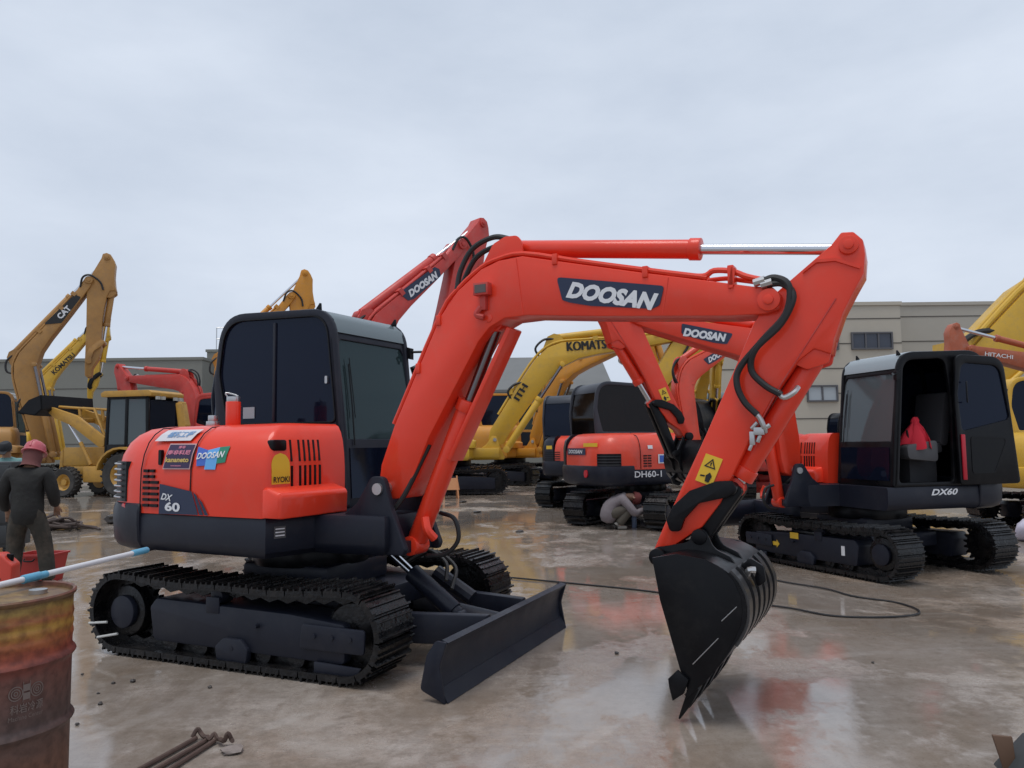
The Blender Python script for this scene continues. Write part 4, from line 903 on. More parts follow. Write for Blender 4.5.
# ------------------------------------------------------------------ backhoe loader
TYRE = pr('dusty tyre rubber', (.035, .034, .033), .85, var=.6, vscale=4, vcol=(.09, .08, .07))
t = thing('backhoe_loader', (-11.78, 24.6, 0), 'ochre backhoe loader with a black bucket raised, standing behind the man in the pink helmet', 'backhoe loader', None, R(168))
def wheel(x, y, r, w, sgn):
    k = MB(); k.lathe([(r*.55, -w/2+.03), (r*.9, -w/2), (r*.985, -w*.36), (r, -w*.2), (r, w*.2), (r*.985, w*.36), (r*.9, w/2), (r*.55, w/2-.03)], (x, y, r), 'y', 36, False)
    wo = k.build('wheel', TYRE, t)
    k = MB()
    for i in range(22):
        a = 2*math.pi*i/22
        for sd_ in (-1, 1):
            b = a+(.14 if sd_ > 0 else 0)
            pts = [(x+(r+.0)*math.cos(b+q), y+sd_*u*w, r+(r+.0)*math.sin(b+q)) for q, u in ((0, .02), (.12, .46))]
            k.tube(pts, .032, 4)
    k.build('tyre_tread', TYRE, wo, flat=True)
    k = MB(); yo = y+sgn*w/2
    k.lathe([(r*.56, -w*.45), (r*.60, w*.0), (r*.57, w*.40), (r*.50, w*.34), (r*.40, w*.12), (r*.22, w*.10), (r*.20, w*.32), (0, w*.34)] if sgn > 0 else [(r*.56, w*.45), (r*.60, 0), (r*.57, -w*.40), (r*.50, -w*.34), (r*.40, -w*.12), (r*.22, -w*.10), (r*.20, -w*.32), (0, -w*.34)], (x, y, r), 'y', 28); k.build('rim', OCH, wo)
for sd_ in (-1, 1): wheel(0, sd_*.80, .68, .46, sd_); wheel(2.1, sd_*.78, .46, .34, sd_)
k = MB(); k.box(-.9, 2.5, -.42, .42, .5, .95); k.box(.9, 2.6, -.40, .40, .95, 1.55); k.box(.55, 1.55, .42, .75, .45, .95); k.box(.55, 1.55, -.75, -.42, .45, .95); k.prism([(2.6, .7), (2.75, .8), (2.72, 1.4), (2.6, 1.52)], -.40, .40); k.build('body', OCH, t, bev=.04)
for sd_ in (-1, 1):
    k = MB(); pts = [(.86*math.cos(a), .70+.84*math.sin(a)) for a in [R(10+i*16) for i in range(11)]]; inn_ = [(p[0]*.93, .70+(p[1]-.70)*.93) for p in pts]; a, b = sorted((sd_*.52, sd_*1.06)); k.prism(pts+inn_[::-1], a, b); k.build('fender', OCH, t)
    k = MB(); a, b = sorted((sd_*.58, sd_*.70)); k.prism(rpoly([(.85, 1.55), (1.05, 1.55), (2.1, 2.25), (2.75, 2.5), (3.0, 2.72), (2.9, 2.86), (2.55, 2.75), (1.9, 2.55), (.85, 1.85)], .08, 3), a, b); k.build('loader_arm', OCH, t, bev=.015)
    k = MB(); k.cyl((1.35, sd_*.64, 1.0), (1.75, sd_*.64, 1.7), .06, 14); k.build('lift_cylinder', OCH, t)
    k = MB(); k.cyl((1.7, sd_*.64, 1.6), (2.2, sd_*.64, 2.28), .035, 12); k.build('lift_rod', CHROME, t)
    k = MB(); k.tube([(1.0, sd_*.5, 1.9), (1.4, sd_*.5, 2.75), (2.7, sd_*.5, 2.85)], .05, 6); k.tube([(1.9, sd_*.5, 2.4), (1.95, sd_*.5, 2.8)], .05, 6); k.build('bucket_linkage', OCH, t)
k = MB(); k.box(2.3, 2.42, -.58, .58, 2.35, 2.5); k.build('cross_tube', OCH, t, bev=.02)
k = MB(); wp = [(2.85, 3.2), (2.80, 2.75), (3.05, 2.55), (3.7, 2.65)]; wi_ = [(3.68, 2.68), (3.06, 2.59), (2.84, 2.77), (2.89, 3.18)]; k.prism(wp+wi_, -1.1, 1.1)
for sd_ in (-1.1, 1.07): k.prism([(2.85, 3.2), (2.80, 2.75), (3.05, 2.55), (3.7, 2.65), (3.3, 3.05)], sd_, sd_+.03)
bb_ = k.build('loader_bucket', BLACK, t)
k = MB(); k.prism([(-.75, 1.25), (.75, 1.25), (.80, 1.8), (.70, 2.62), (-.70, 2.62), (-.80, 1.8)], -.66, .66)
cb_ = MB()
for (x, x2) in ((-.72, -.66), (.76, .70), (0.05, .05)):
    for sd_ in (-1, 1): a, b = sorted((sd_*.66, sd_*.74)); cb_.prism([(x-.05, 1.2), (x+.05, 1.2), (x2+.05, 3.1), (x2-.05, 3.1)], a, b)
for sd_ in (-1, 1): a, b = sorted((sd_*.66, sd_*.74)); cb_.box(-.75, .78, a, b, 1.15, 1.62); cb_.box(-.7, .73, a, b, 3.02, 3.12)
cb_.box(-.76, -.68, -.66, .66, 1.15, 1.55); cb_.box(.70, .78, -.66, .66, 1.15, 1.7)
cbo = cb_.build('cab', BLACK, t, bev=.01)
k = MB(); k.prism(rpoly([(-.85, 3.10), (.92, 3.10), (.94, 3.22), (.80, 3.29), (-.75, 3.29), (-.87, 3.22)], .04, 3), -.80, .80); k.build('roof', OCH, cbo, bev=.03)
for sd_ in (-1, 1):
    k = MB(); k.box(-.68, .0, sd_*.70, sd_*.70+.01, 1.62, 3.02); k.build('window', GLC, cbo); k = MB(); k.box(.10, .68, sd_*.70, sd_*.70+.01, 1.3, 3.02); k.build('window', GLC, cbo)
k = MB(); k.box(-.70, -.69, -.62, .62, 1.6, 3.0); k.build('window', GLS, cbo); k = MB(); k.box(.69, .70, -.62, .62, 1.7, 3.0); k.build('window', GLC, cbo)
k = MB()
for y in (-.55, -.3, .3, .55): k.box(-.95, -.88, y-.07, y+.07, 3.0, 3.1)
k.build('work_lamp', pr('lamp glass', (.45, .45, .42), .2), cbo)
k = MB(); k.prism(rpoly([(-.9, .7), (-1.3, .9), (-1.6, 2.2), (-1.45, 2.9), (-1.25, 2.9), (-1.35, 2.2), (-1.05, 1.1), (-.9, 1.0)], .08, 3), -.13, .13); k.build('digging_boom', OCH, t, bev=.015)
k = MB(); k.prism(rpoly([(-1.45, 2.95), (-1.2, 2.9), (-1.45, 1.3), (-1.6, 1.3)], .05, 3), -.10, .10); k.build('digging_arm', OCH, t, bev=.015)
k = MB(); k.prism([(-1.5, 1.3), (-1.9, 1.15), (-1.95, .8), (-1.7, .6), (-1.3, .7), (-1.35, 1.0)], -.3, .3); k.build('digging_bucket', BLACK, t, bev=.015)
k = MB(); k.box(-1.0, -.9, -.9, .9, .45, .9); k.build('rear_frame', BLACK, t, bev=.02)

# ------------------------------------------------------------------ people
SKIN = pr('skin', (.30, .17, .11), .6)
def skin_mesh(name, joints, edges, mat, parent, root=0, sub=1, res=None):
    me = bpy.data.meshes.new(name); me.from_pydata([j[0] for j in joints], edges, [])
    o = bpy.data.objects.new(name, me); COL.objects.link(o)
    m = o.modifiers.new('skin', 'SKIN'); m.use_smooth_shade = True; m.branch_smoothing = .4
    for i, j in enumerate(joints):
        r = j[1] if isinstance(j[1], tuple) else (j[1], j[1]); me.skin_vertices[0].data[i].radius = r
        me.skin_vertices[0].data[i].use_root = (i == root)
    m2 = o.modifiers.new('sub', 'SUBSURF'); m2.levels = sub; m2.render_levels = sub
    bpy.context.view_layer.update()
    ev = o.evaluated_get(bpy.context.evaluated_depsgraph_get()); nm = bpy.data.meshes.new_from_object(ev)
    bpy.data.objects.remove(o); bpy.data.meshes.remove(me)
    for p in nm.polygons: p.use_smooth = True
    nm.materials.clear(); nm.materials.append(mat)
    q = bpy.data.objects.new(name, nm); COL.objects.link(q)
    if parent is not None: q.parent = parent
    return q
def person(label, loc, rz, J, top, bottom, shoe, hat=None, group=None, sc=1, hood=None):
    """J: joint positions for pelvis, spine, chest, neck, head and L/R hip, knee, ankle, toe, shoulder, elbow, wrist"""
    root = thing('person', loc, label, 'person', group, rz, sc)
    V = {k: Vector(v) for k, v in J.items()}
    names = ['pelvis', 'spine', 'chest', 'neck', 'headb', 'headt']; V['headb'] = V['head']-(V['head']-V['neck']).normalized()*.03; V['headt'] = V['head']+(V['head']-V['neck']).normalized()*.09
    rad = {'pelvis': (.13, .10), 'spine': (.12, .09), 'chest': (.15, .10), 'neck': .052, 'headb': (.075, .085), 'headt': (.078, .09)}
    rad = {'pelvis': .105, 'spine': .10, 'chest': .115, 'neck': .052, 'headb': .078, 'headt': .082}
    js = [(V[k], rad[k]) for k in names]; ed = [(0, 1), (1, 2), (2, 3), (3, 4), (4, 5)]; ix = {k: i for i, k in enumerate(names)}
    def add(k, p, r, par): js.append((p, r)); ix[k] = len(js)-1; ed.append((ix[par], ix[k]))
    for s_ in 'LR':
        add('hip'+s_, V['hip'+s_], .085, 'pelvis'); add('knee'+s_, V['knee'+s_], .055, 'hip'+s_); add('ankle'+s_, V['ankle'+s_], .038, 'knee'+s_); add('toe'+s_, V['toe'+s_], (.04, .025), 'ankle'+s_)
        add('sh'+s_, V['sh'+s_], .06, 'chest'); add('el'+s_, V['el'+s_], .042, 'sh'+s_); add('wr'+s_, V['wr'+s_], .028, 'el'+s_)
        d = (V['wr'+s_]-V['el'+s_]).normalized(); sidev = d.cross(Vector((0, 0, 1)) if abs(d.z) < .8 else Vector((0, 1, 0))).normalized(); dn = d.cross(sidev)
        add('palm'+s_, V['wr'+s_]+d*.07, (.038, .018), 'wr'+s_)
        for f in range(4):
            o_ = sidev*(.027-.018*f); ln = (.035, .042, .04, .03)[f]
            add(f'k{s_}{f}', V['wr'+s_]+d*.095+o_, .0095, 'palm'+s_); add(f'm{s_}{f}', V['wr'+s_]+d*(.095+ln)+o_+dn*.012, .009, f'k{s_}{f}'); add(f't{s_}{f}', V['wr'+s_]+d*(.095+ln*1.5)+o_+dn*.035, .007, f'm{s_}{f}')
        add(f'k{s_}t', V['wr'+s_]+d*.05+sidev*.045+dn*.01, .011, 'wr'+s_); add(f'm{s_}t', V['wr'+s_]+d*.09+sidev*.055+dn*.025, .009, f'k{s_}t')
    skin_mesh('body', js, ed, SKIN, root)
    # face details: nose, ears and eyes on the front of the head
    up = (V['head']-V['neck']).normalized(); fwd = Vector(J.get('face', (0, 1, 0))).normalized(); rt = fwd.cross(up).normalized(); fwd = up.cross(rt).normalized(); hc = V['head']+up*.03
    k = MB(); k.loft([[hc+fwd*.085+up*.02+rt*a for a in (-.008, .008)]+[hc+fwd*.085+up*.02+rt*.0], [hc+fwd*.115-up*.02+rt*a for a in (-.014, .014)]+[hc+fwd*.10-up*.03]]); k.build('nose', SKIN, root)
    for s_ in (-1, 1):
        k = MB(); k.cyl(hc+rt*s_*.078-up*.01, hc+rt*s_*.092-fwd*.01-up*.01, .026, 12); k.build('ear', SKIN, root)
        k = MB(); k.cyl(hc+rt*s_*.03+fwd*.085+up*.02, hc+rt*s_*.03+fwd*.093+up*.02, .010, 10); k.build('eye', BSTK, root)
    k = MB(); k.loft([[hc+fwd*.09-up*.055+rt*a for a in (-.022, .022)]+[hc+fwd*.088-up*.062], [hc+fwd*.096-up*.053+rt*a for a in (-.02, .02)]+[hc+fwd*.094-up*.062]]); k.build('mouth', pr('lips', (.22, .09, .07), .6), root)
    # clothes
    up_t = (V['spine']-V['pelvis']).normalized()
    c = [(V['hipL']*.5+V['hipR']*.5-up_t*.17, (.20, .175)), (V['pelvis']*.5+V['spine']*.5, (.185, .17)), (V['spine'], (.18, .165)), (V['chest'], (.185, .165)), (V['neck']*.72+V['chest']*.28, (.10, .10)), (V['neck'], (.078, .078))]
    e = [(0, 1), (1, 2), (2, 3), (3, 4), (4, 5)]
    for s_ in 'LR':
        b_ = len(c); w_ = V['wr'+s_]*.93+V['el'+s_]*.07
        c += [(V['sh'+s_], .098), (V['el'+s_]*.5+V['sh'+s_]*.5, .082), (V['el'+s_], .074), (w_*.5+V['el'+s_]*.5, .066), (w_, .054)]
        e += [(3, b_)]+[(b_+i, b_+i+1) for i in range(4)]
    skin_mesh('jacket', c, e, top, root)
    c = [(V['pelvis']+up_t*.14, .14), (V['hipL']*.5+V['hipR']*.5, .155)]; e = [(0, 1)]
    for s_ in 'LR':
        b_ = len(c); kn, an, hp_ = V['knee'+s_], V['ankle'+s_], V['hip'+s_]
        c += [(hp_+(kn-hp_)*.15, .125), (hp_+(kn-hp_)*.6, .105), (kn, .092), (kn+(an-kn)*.5, .092), (kn+(an-kn)*.85, .085), (kn+(an-kn)*.97, .075)]; e += [(1, b_)]+[(b_+i, b_+i+1) for i in range(5)]
    skin_mesh('trousers', c, e, bottom, root)
    for s_ in 'LR':
        an, to = V['ankle'+s_], V['toe'+s_]; d = to-an; d.z = 0; d = d.normalized()
        g_ = Vector((an.x, an.y, 0))
        skin_mesh('boot', [(g_-d*.05+Vector((0, 0, .045)), (.045, .045)), (g_+d*.05+Vector((0, 0, .045)), (.05, .045)), (g_+d*.16+Vector((0, 0, .032)), (.048, .032)), (an+Vector((0, 0, .05)), .055)], [(0, 1), (1, 2), (0, 3)], shoe, root)
    hc2 = V['head']+up*.055
    M3 = Matrix((rt, fwd, up)).transposed()
    def H(pts): return [hc2+M3 @ Vector(p) for p in pts]
    if hat:
        kind, m_ = hat; k = MB()
        pr_ = [(.138, -.012), (.136, .0), (.116, .008), (.116, .05), (.10, .095), (.062, .122), (.02, .132), (0, .133)] if kind == 'helmet' else [(.098, -.03), (.104, .02), (.10, .07), (.07, .11), (.0, .122)]
        loops = []
        for r_, h_ in pr_: loops.append(H([(r_*math.cos(q)*.93, r_*math.sin(q)*1.08, h_) for q in [2*math.pi*j/28 for j in range(28)]]))
        k.loft(loops)
        if kind == 'helmet': k.tube(H([(0, -.125, .03), (0, -.10, .095), (0, 0, .142), (0, .10, .095), (0, .125, .03)]), .012, 6, 4)
        else: k.loft([H([(-.07, .09, -.012), (.07, .09, -.012), (.06, .19, -.03), (-.06, .19, -.03)]), H([(-.07, .09, 0), (.07, .09, 0), (.06, .19, -.02), (-.06, .19, -.02)])])
        k.build('helmet' if kind == 'helmet' else 'cap', m_, root)
        if hood:
            k = MB(); loops = []
            for r_, h_ in ((.105, .0), (.107, -.06), (.10, -.12), (.105, -.17), (.125, -.20)): loops.append(H([(r_*math.cos(q)*.92, r_*math.sin(q)*1.0-.012, h_) for q in [2*math.pi*j/24 for j in range(24)]]))
            k.loft(loops, False); k.build('head_scarf', hood, root)
    return root
JACK = pr('dark olive work jacket', (.017, .017, .016), .85, var=.5, vscale=7, vcol=(.03, .03, .027), bump=.9, bscale=9)
TROU = pr('muddy olive trousers', (.036, .033, .026), .9, var=.7, vscale=6, vcol=(.12, .09, .065), bump=.9, bscale=9)
BOOT = pr('muddy boots', (.03, .025, .022), .7)
std = dict(pelvis=(0, 0, .86), spine=(0, .01, 1.05), chest=(0, .02, 1.25), neck=(0, .05, 1.39), head=(0, .085, 1.47), hipL=(-.10, 0, .83), hipR=(.10, 0, .83), kneeL=(-.14, .05, .47), kneeR=(.17, .05, .46), ankleL=(-.15, 0, .08), ankleR=(.23, .03, .08), toeL=(-.17, .15, .03), toeR=(.27, .17, .03),
           shL=(-.19, .0, 1.30), shR=(.19, .0, 1.30), elL=(-.27, -.02, 1.05), elR=(.25, .03, 1.04), wrL=(-.29, .16, .86), wrR=(.20, .22, .90), face=(0, 1, -.15))
person('man in a pink red helmet and dark jacket seen from behind by the jerrycan', (-5.22, 8.35, 0), R(8), std, JACK, TROU, BOOT, ('helmet', pr('faded pink red helmet', (.50, .10, .12), .4)), hood=pr('dull red scarf', (.13, .045, .042), .9), sc=.965)
s2 = dict(std); s2.update(elL=(-.26, .05, 1.06), elR=(.26, .05, 1.06), wrL=(-.18, .25, 1.0), wrR=(.18, .25, 1.0), face=(0, 1, 0))
person('man in a pale teal shirt and dark cap standing behind the tool cabinet', (-8.62, 13.2, 0), R(190), s2, pr('pale teal shirt', (.16, .30, .29), .85), pr('dark trousers', (.03, .03, .035), .9), BOOT, ('cap', pr('dark cap', (.02, .022, .025), .8)))
cr_ = dict(pelvis=(0, -.02, .24), spine=(0, .03, .42), chest=(0, .17, .55), neck=(0, .31, .57), head=(0, .40, .545), hipL=(-.10, 0, .24), hipR=(.10, 0, .24), kneeL=(-.16, .36, .40), kneeR=(.16, .36, .40), ankleL=(-.13, .12, .08), ankleR=(.13, .12, .08), toeL=(-.15, .27, .03), toeR=(.15, .27, .03),
           shL=(-.17, .20, .53), shR=(.17, .20, .53), elL=(-.22, .42, .32), elR=(.24, .40, .27), wrL=(-.06, .64, .36), wrR=(.05, .62, .33), face=(0, .55, -1))
person('man in a grey shirt and rust red cap crouching beside a track', (1.66, 13.5, 0), R(-84), cr_, pr('grey mauve shirt', (.20, .175, .185), .9, bump=.4, bscale=14), pr('dull brown trousers', (.085, .075, .06), .9), pr('pale shoes', (.22, .21, .19), .7), ('cap', pr('rust red cap', (.17, .04, .035), .85)))

# ------------------------------------------------------------------ things lying about
def drum_mat():
    m = bpy.data.materials.new('rusty painted drum'); m.use_nodes = True; N = m.node_tree.nodes; L = m.node_tree.links; b = N['Principled BSDF']
    t_ = N.new('ShaderNodeTexCoord'); sp = N.new('ShaderNodeSeparateXYZ'); L.new(t_.outputs['Object'], sp.inputs[0])
    mp_ = N.new('ShaderNodeMapping'); mp_.inputs['Scale'].default_value = (.55, .55, 2.2); L.new(t_.outputs['Object'], mp_.inputs['Vector'])
    z = N.new('ShaderNodeTexNoise'); z.inputs['Scale'].default_value = 4; z.inputs['Detail'].default_value = 8; z.inputs['Roughness'].default_value = .7; L.new(mp_.outputs[0], z.inputs['Vector'])
    a = N.new('ShaderNodeMath'); a.operation = 'MULTIPLY_ADD'; a.inputs[1].default_value = .16; L.new(z.outputs['Fac'], a.inputs[0]); L.new(sp.outputs['Z'], a.inputs[2])
    r_ = N.new('ShaderNodeValToRGB'); e = r_.color_ramp; e.elements[0].position = .10; e.elements[0].color = (.17, .07, .035, 1); e.elements[1].position = 1.0; e.elements[1].color = (.13, .06, .035, 1)
    for p, c in ((.36, (.15, .066, .040, 1)), (.50, (.085, .052, .045, 1)), (.66, (.15, .060, .044, 1)), (.725, (.17, .042, .030, 1)), (.76, (.30, .062, .030, 1)), (.81, (.36, .11, .032, 1)), (.845, (.42, .23, .04, 1)), (.875, (.32, .10, .032, 1)), (.91, (.33, .21, .05, 1)), (.94, (.16, .09, .035, 1)), (.965, (.15, .05, .03, 1))): q = e.elements.new(p); q.color = c
    L.new(a.outputs[0], r_.inputs[0])
    z2 = N.new('ShaderNodeTexNoise'); z2.inputs['Scale'].default_value = 25; z2.inputs['Detail'].default_value = 6; L.new(t_.outputs['Object'], z2.inputs['Vector'])
    mx_ = N.new('ShaderNodeMix'); mx_.data_type = 'RGBA'; mx_.blend_type = 'MULTIPLY'; mx_.inputs['Factor'].default_value = .7; L.new(r_.outputs[0], mx_.inputs['A'])
    r2_ = N.new('ShaderNodeValToRGB'); r2_.color_ramp.elements[0].position = .35; r2_.color_ramp.elements[0].color = (.4, .35, .33, 1); r2_.color_ramp.elements[1].position = .6; L.new(z2.outputs['Fac'], r2_.inputs[0]); L.new(r2_.outputs[0], mx_.inputs['B'])
    L.new(mx_.outputs['Result'], b.inputs['Base Color']); b.inputs['Roughness'].default_value = .5
    bp = N.new('ShaderNodeBump'); bp.inputs['Strength'].default_value = .25; bp.inputs['Distance'].default_value = .01; L.new(z2.outputs['Fac'], bp.inputs['Height']); L.new(bp.outputs[0], b.inputs['Normal'])
    return m
DRM = drum_mat()
t = thing('oil_drum', (-2.10, 3.16, 0), 'rusty striped oil drum with a wet lid at the bottom left corner', 'oil drum')
t.scale = (.985, .985, 1.045)
prof = [(.0, .0), (.28, .0), (.293, .01), (.285, .025)]
for i in range(120):
    z = .03+i*.0069; r_ = .286
    for zc_ in (.395, .645): r_ += .016*math.exp(-((z-zc_)/.014)**2)
    for zc_ in (.715, .755, .795): r_ += .004*math.exp(-((z-zc_)/.012)**2)
    prof.append((r_, z))
prof += [(.287, .862), (.296, .868), (.298, .878), (.292, .884), (.283, .880), (.28, .862), (.14, .864), (0, .866)]
k = MB(); k.lathe(prof, (0, 0, 0), 'z', 64); dr = k.build('drum_shell', DRM, t, ang=50)
k = MB(); k.cyl((.12, .10, .864), (.12, .10, .880), .035, 20); k.build('bung', STEEL, t)
MK = pr('faded stencil print', (.16, .12, .105), .7)
def on_drum(s_, ang, z, aw, h, name='lettering', bold=.01):
    g_, fs_ = text_geo(s_, bold, 0); k = MB(); k.add([(.2895*math.cos(R(ang+p[0]*aw)), .2895*math.sin(R(ang+p[0]*aw)), z+p[1]*h) for p in g_], fs_); return k.build(name, MK, t, flat=True)
ac = math.degrees(math.atan2(-3.16, 2.10))+24
on_drum('科岩冷源', ac-11, .485, 24, .034); on_drum('Machine Center', ac-12, .462, 25, .016, bold=0)
def drum_sheet(pts, name='drum_emblem'):
    k = MB(); k.add([(.2893*math.cos(R(ac+p[0])), .2893*math.sin(R(ac+p[0])), p[1]) for p in pts], [tuple(range(len(pts)))]); k.build(name, MK, t, flat=True)
for i in range(3):
    for a_ in (-7.5, 8):
        ro_ = 5-i*1.7; ri_ = ro_-.7
        k = MB(); vs = []
        for j in range(24):
            q = 2*math.pi*j/24
            for r_ in (ro_, ri_): vs.append((.2893*math.cos(R(ac+a_+r_*math.cos(q))), .2893*math.sin(R(ac+a_+r_*math.cos(q))), .557+r_*.0052*math.sin(q)))
        k.add(vs, [(2*j, 2*j+1, (2*j+3) % 48, (2*j+2) % 48) for j in range(24)]); k.build('drum_emblem', MK, t, flat=True)
for z in (.53, .56): drum_sheet([(-2.2, z), (2.4, z), (2.4, z+.024), (-2.2, z+.024)])
drum_sheet([(-2.6, .523), (-2.2, .523), (-2.2, .595), (-2.6, .595)]); drum_sheet([(2.4, .523), (2.8, .523), (2.8, .595), (2.4, .595)])

t = thing('roller_pole', (-2.13, 3.2, .938), 'white extension pole with pale blue grips lying across the rusty drum', 'pole')
p0, p1 = Vector((-.085, -.62, .0)), Vector((.145, 1.02, .012)); dd = p1-p0; U = dd.normalized()
k = MB(); k.cyl(p0, p1-U*.1, .0135, 14); k.build('tube', pr('white enamel tube', (.62, .62, .64), .3), t)
k = MB(); k.cyl(p1-U*.13, p1, .017, 14); k.build('grip', pr('pale blue plastic', (.10, .34, .50), .4), t, bev=.003)
q = p0+U*(dd.length*.47); k = MB(); k.cyl(q, q+U*.10, .019, 14); k.cyl(q+U*.10, q+U*.14, .016, 14); k.build('locking_collar', MATS['pale blue plastic'], t, bev=.003)

def can(label, loc, rz, w, d, h, mat):
    t = thing('jerrycan', loc, label, 'jerrycan', None, rz)
    k = MB(); k.prism(rpoly([(-w/2, 0), (w/2, 0), (w/2, h*.82), (w*.2, h), (-w/2, h)], [.03, .03, .05, .04, .04], 4), -d/2, d/2); k.build('tank', mat, t, bev=.025, seg=3)
    k = MB(); k.tube([(-w*.36, 0, h-.01), (-w*.34, 0, h+.05), (w*.02, 0, h+.055), (w*.06, 0, h-.01)], .016, 8, 4); k.build('handle', mat, t)
    k = MB(); k.cyl((w*.34, 0, h*.88), (w*.36, 0, h*.98), .03, 16); k.build('cap', BLACK, t)
    for i in range(4): k = MB(); k.box(-w*.3, w*.25-.03*i, -d/2-.003, -d/2+.001, h*.62-i*.05, h*.62-i*.05+.014); k.build('label_line', BSTK, t)
RPL = pr('orange red plastic', (.62, .06, .035), .4)
can('orange red plastic jerrycan in front of the man in the pink helmet', (-4.62, 6.95, 0), R(15), .34, .22, .58, RPL)
t = thing('fuel_tub', (-5.42, 8.95, 0), 'deep red plastic tub standing behind the legs of the man in the helmet', 'tub', None, R(-5), .60)
k = MB(); L4 = lambda w, d, z: [(x, y, z) for x, y in rpoly([(-w, -d), (w, -d), (w, d), (-w, d)], .06, 4)]
k.loft([L4(.30, .24, 0), L4(.36, .30, .50), L4(.385, .325, .50), L4(.385, .325, .53), L4(.345, .285, .53), L4(.29, .23, .03)]); k.build('tub_shell', pr('deep red plastic', (.42, .03, .025), .4), t)
k = MB()
for sd_ in (-1, 1): k.tube([(-.10, sd_*.32, .46), (-.08, sd_*.36, .42), (.08, sd_*.36, .42), (.10, sd_*.32, .46)], .014, 6, 4)
k.build('handle', BLACK, t)
t = thing('tool_cabinet', (-7.75, 11.6, 0), 'dark grey steel tool cabinet at the left edge in front of the teal shirted man', 'cabinet', None, R(5))
k = MB(); k.box(-.38, .38, -.3, .3, .08, 1.32); k.build('cabinet_body', pr('dark grey steel', (.035, .038, .04), .5, var=.5), t, bev=.012)
for i in range(4):
    k = MB(); k.box(-.35, .35, -.318, -.302, .14+i*.29, .40+i*.29); k.build('drawer', MATS['dark grey steel'], t, bev=.006); k = MB(); k.box(-.12, .12, -.335, -.318, .30+i*.29, .325+i*.29); k.build('handle', STEEL, t)
for x in (-.3, .3):
    for y in (-.22, .22): k = MB(); k.cyl((x-.02, y, .05), (x+.02, y, .05), .05, 14); k.build('castor', RUBBER, t)

# drinking bottle by the crouching man
t = thing('bottle', (2.13, 13.75, 0), 'clear blue tinted plastic bottle standing in front of the crouching man', 'bottle')
k = MB(); k.lathe([(0, 0), (.04, 0), (.044, .01), (.044, .16), (.035, .20), (.016, .235), (.016, .255), (0, .255)], seg=20); k.build('bottle_body', pr('blue clear plastic', (.20, .26, .40), .15), t)
k = MB(); k.cyl((0, 0, .25), (0, 0, .275), .019, 14); k.build('cap', BLUE, t)

# black hose across the yard
hz = [(-.25, 8.85), (.04, 8.66), (.69, 8.28), (1.27, 7.91), (1.77, 7.48), (2.4, 7.08), (2.73, 6.78), (3.13, 6.78), (3.52, 6.93), (3.70, 7.22), (3.68, 7.6), (3.40, 7.86), (3.26, 8.22), (2.85, 8.68), (2.74, 9.7), (2.62, 10.5), (2.07, 11.05)]
k = MB(); k.tube([(x, y, .011+.003*math.sin(i*1.7)+gz(x, y)) for i, (x, y) in enumerate(hz)], .009, 8, 8)
tag(k.build('air_hose', RUBBER), 'thin black air hose looping across the wet ground behind the bucket', 'hose')
# rope tangle and lumps in the yard at left
ROPE = pr('dirty rope', (.085, .062, .055), .9)
rnd = random.Random(3); pts = [(-9.6, 14.9, .02), (-9.2, 15.1, .03), (-8.9, 14.8, .03)]
for i in range(46): pts.append((-8.35+rnd.gauss(0, .26), 14.6+rnd.gauss(0, .25), max(.02, .02+abs(rnd.gauss(0, .09)))))
pts += [(-7.8, 14.5, .03), (-7.6, 14.3, .02)]
k = MB(); k.tube(pts, .024, 6, 5); tag(k.build('rope', ROPE), 'tangled heap of dirty brown rope on the ground left of the excavator tail', 'rope')
def rock(loc, r, seed, mat, label, group, name='stone', cat='stone'):
    rr = random.Random(seed); bm = bmesh.new(); bmesh.ops.create_icosphere(bm, subdivisions=2, radius=r)
    for v in bm.verts: v.co *= 1+rr.uniform(-.22, .22); v.co.z *= .62 if r < .05 or r > .13 else .32
    zmin = min(v.co.z for v in bm.verts)
    for v in bm.verts: v.co.z -= zmin+r*.08
    me = bpy.data.meshes.new(name); bm.to_mesh(me); bm.free(); me.materials.append(mat); o = bpy.data.objects.new(name, me); COL.objects.link(o); o.location = (loc[0], loc[1], gz(loc[0], loc[1])); o.rotation_euler.z = rr.uniform(0, 6)
    return tag(o, label, cat, group)
STN = pr('dark wet stone', (.05, .042, .038), .5, var=.5, vscale=30)
rock((-8.0, 15.6, 0), .17, 5, STN, 'dark lump of scrap lying just behind the rope heap', None, 'scrap_lump', 'scrap')
MUDL = pr('pale mud lump', (.24, .20, .18), .8, var=.6, vscale=40)
rock((-1.40, 3.92, 0), .055, 9, MUDL, 'pale mud caked lump at the end of the rusty bars', None, 'mud_lump', 'lump')
for i, (x, y) in enumerate([(-2.88, 5.25), (-2.57, 5.05), (-2.46, 5.08), (-2.39, 4.32), (-2.44, 4.65), (-2.56, 4.85), (-1.91, 4.94), (.72, 5.6), (2.4, 5.3)]):
    rock((x, y, 0), .010+.006*((i*7) % 5)/4, 20+i, STN, 'small dark stone on the wet concrete', 'small stones scattered on the concrete')
for i, (x, y, r_) in enumerate([(-.8, 17.0, .09), (.1, 13.2, .07), (-1.3, 20, .10)]):
    rock((x, y, 0), r_, 60+i, STN, 'flat dark clod on the open yard', 'dark clods on the open yard', 'clod', 'clod')
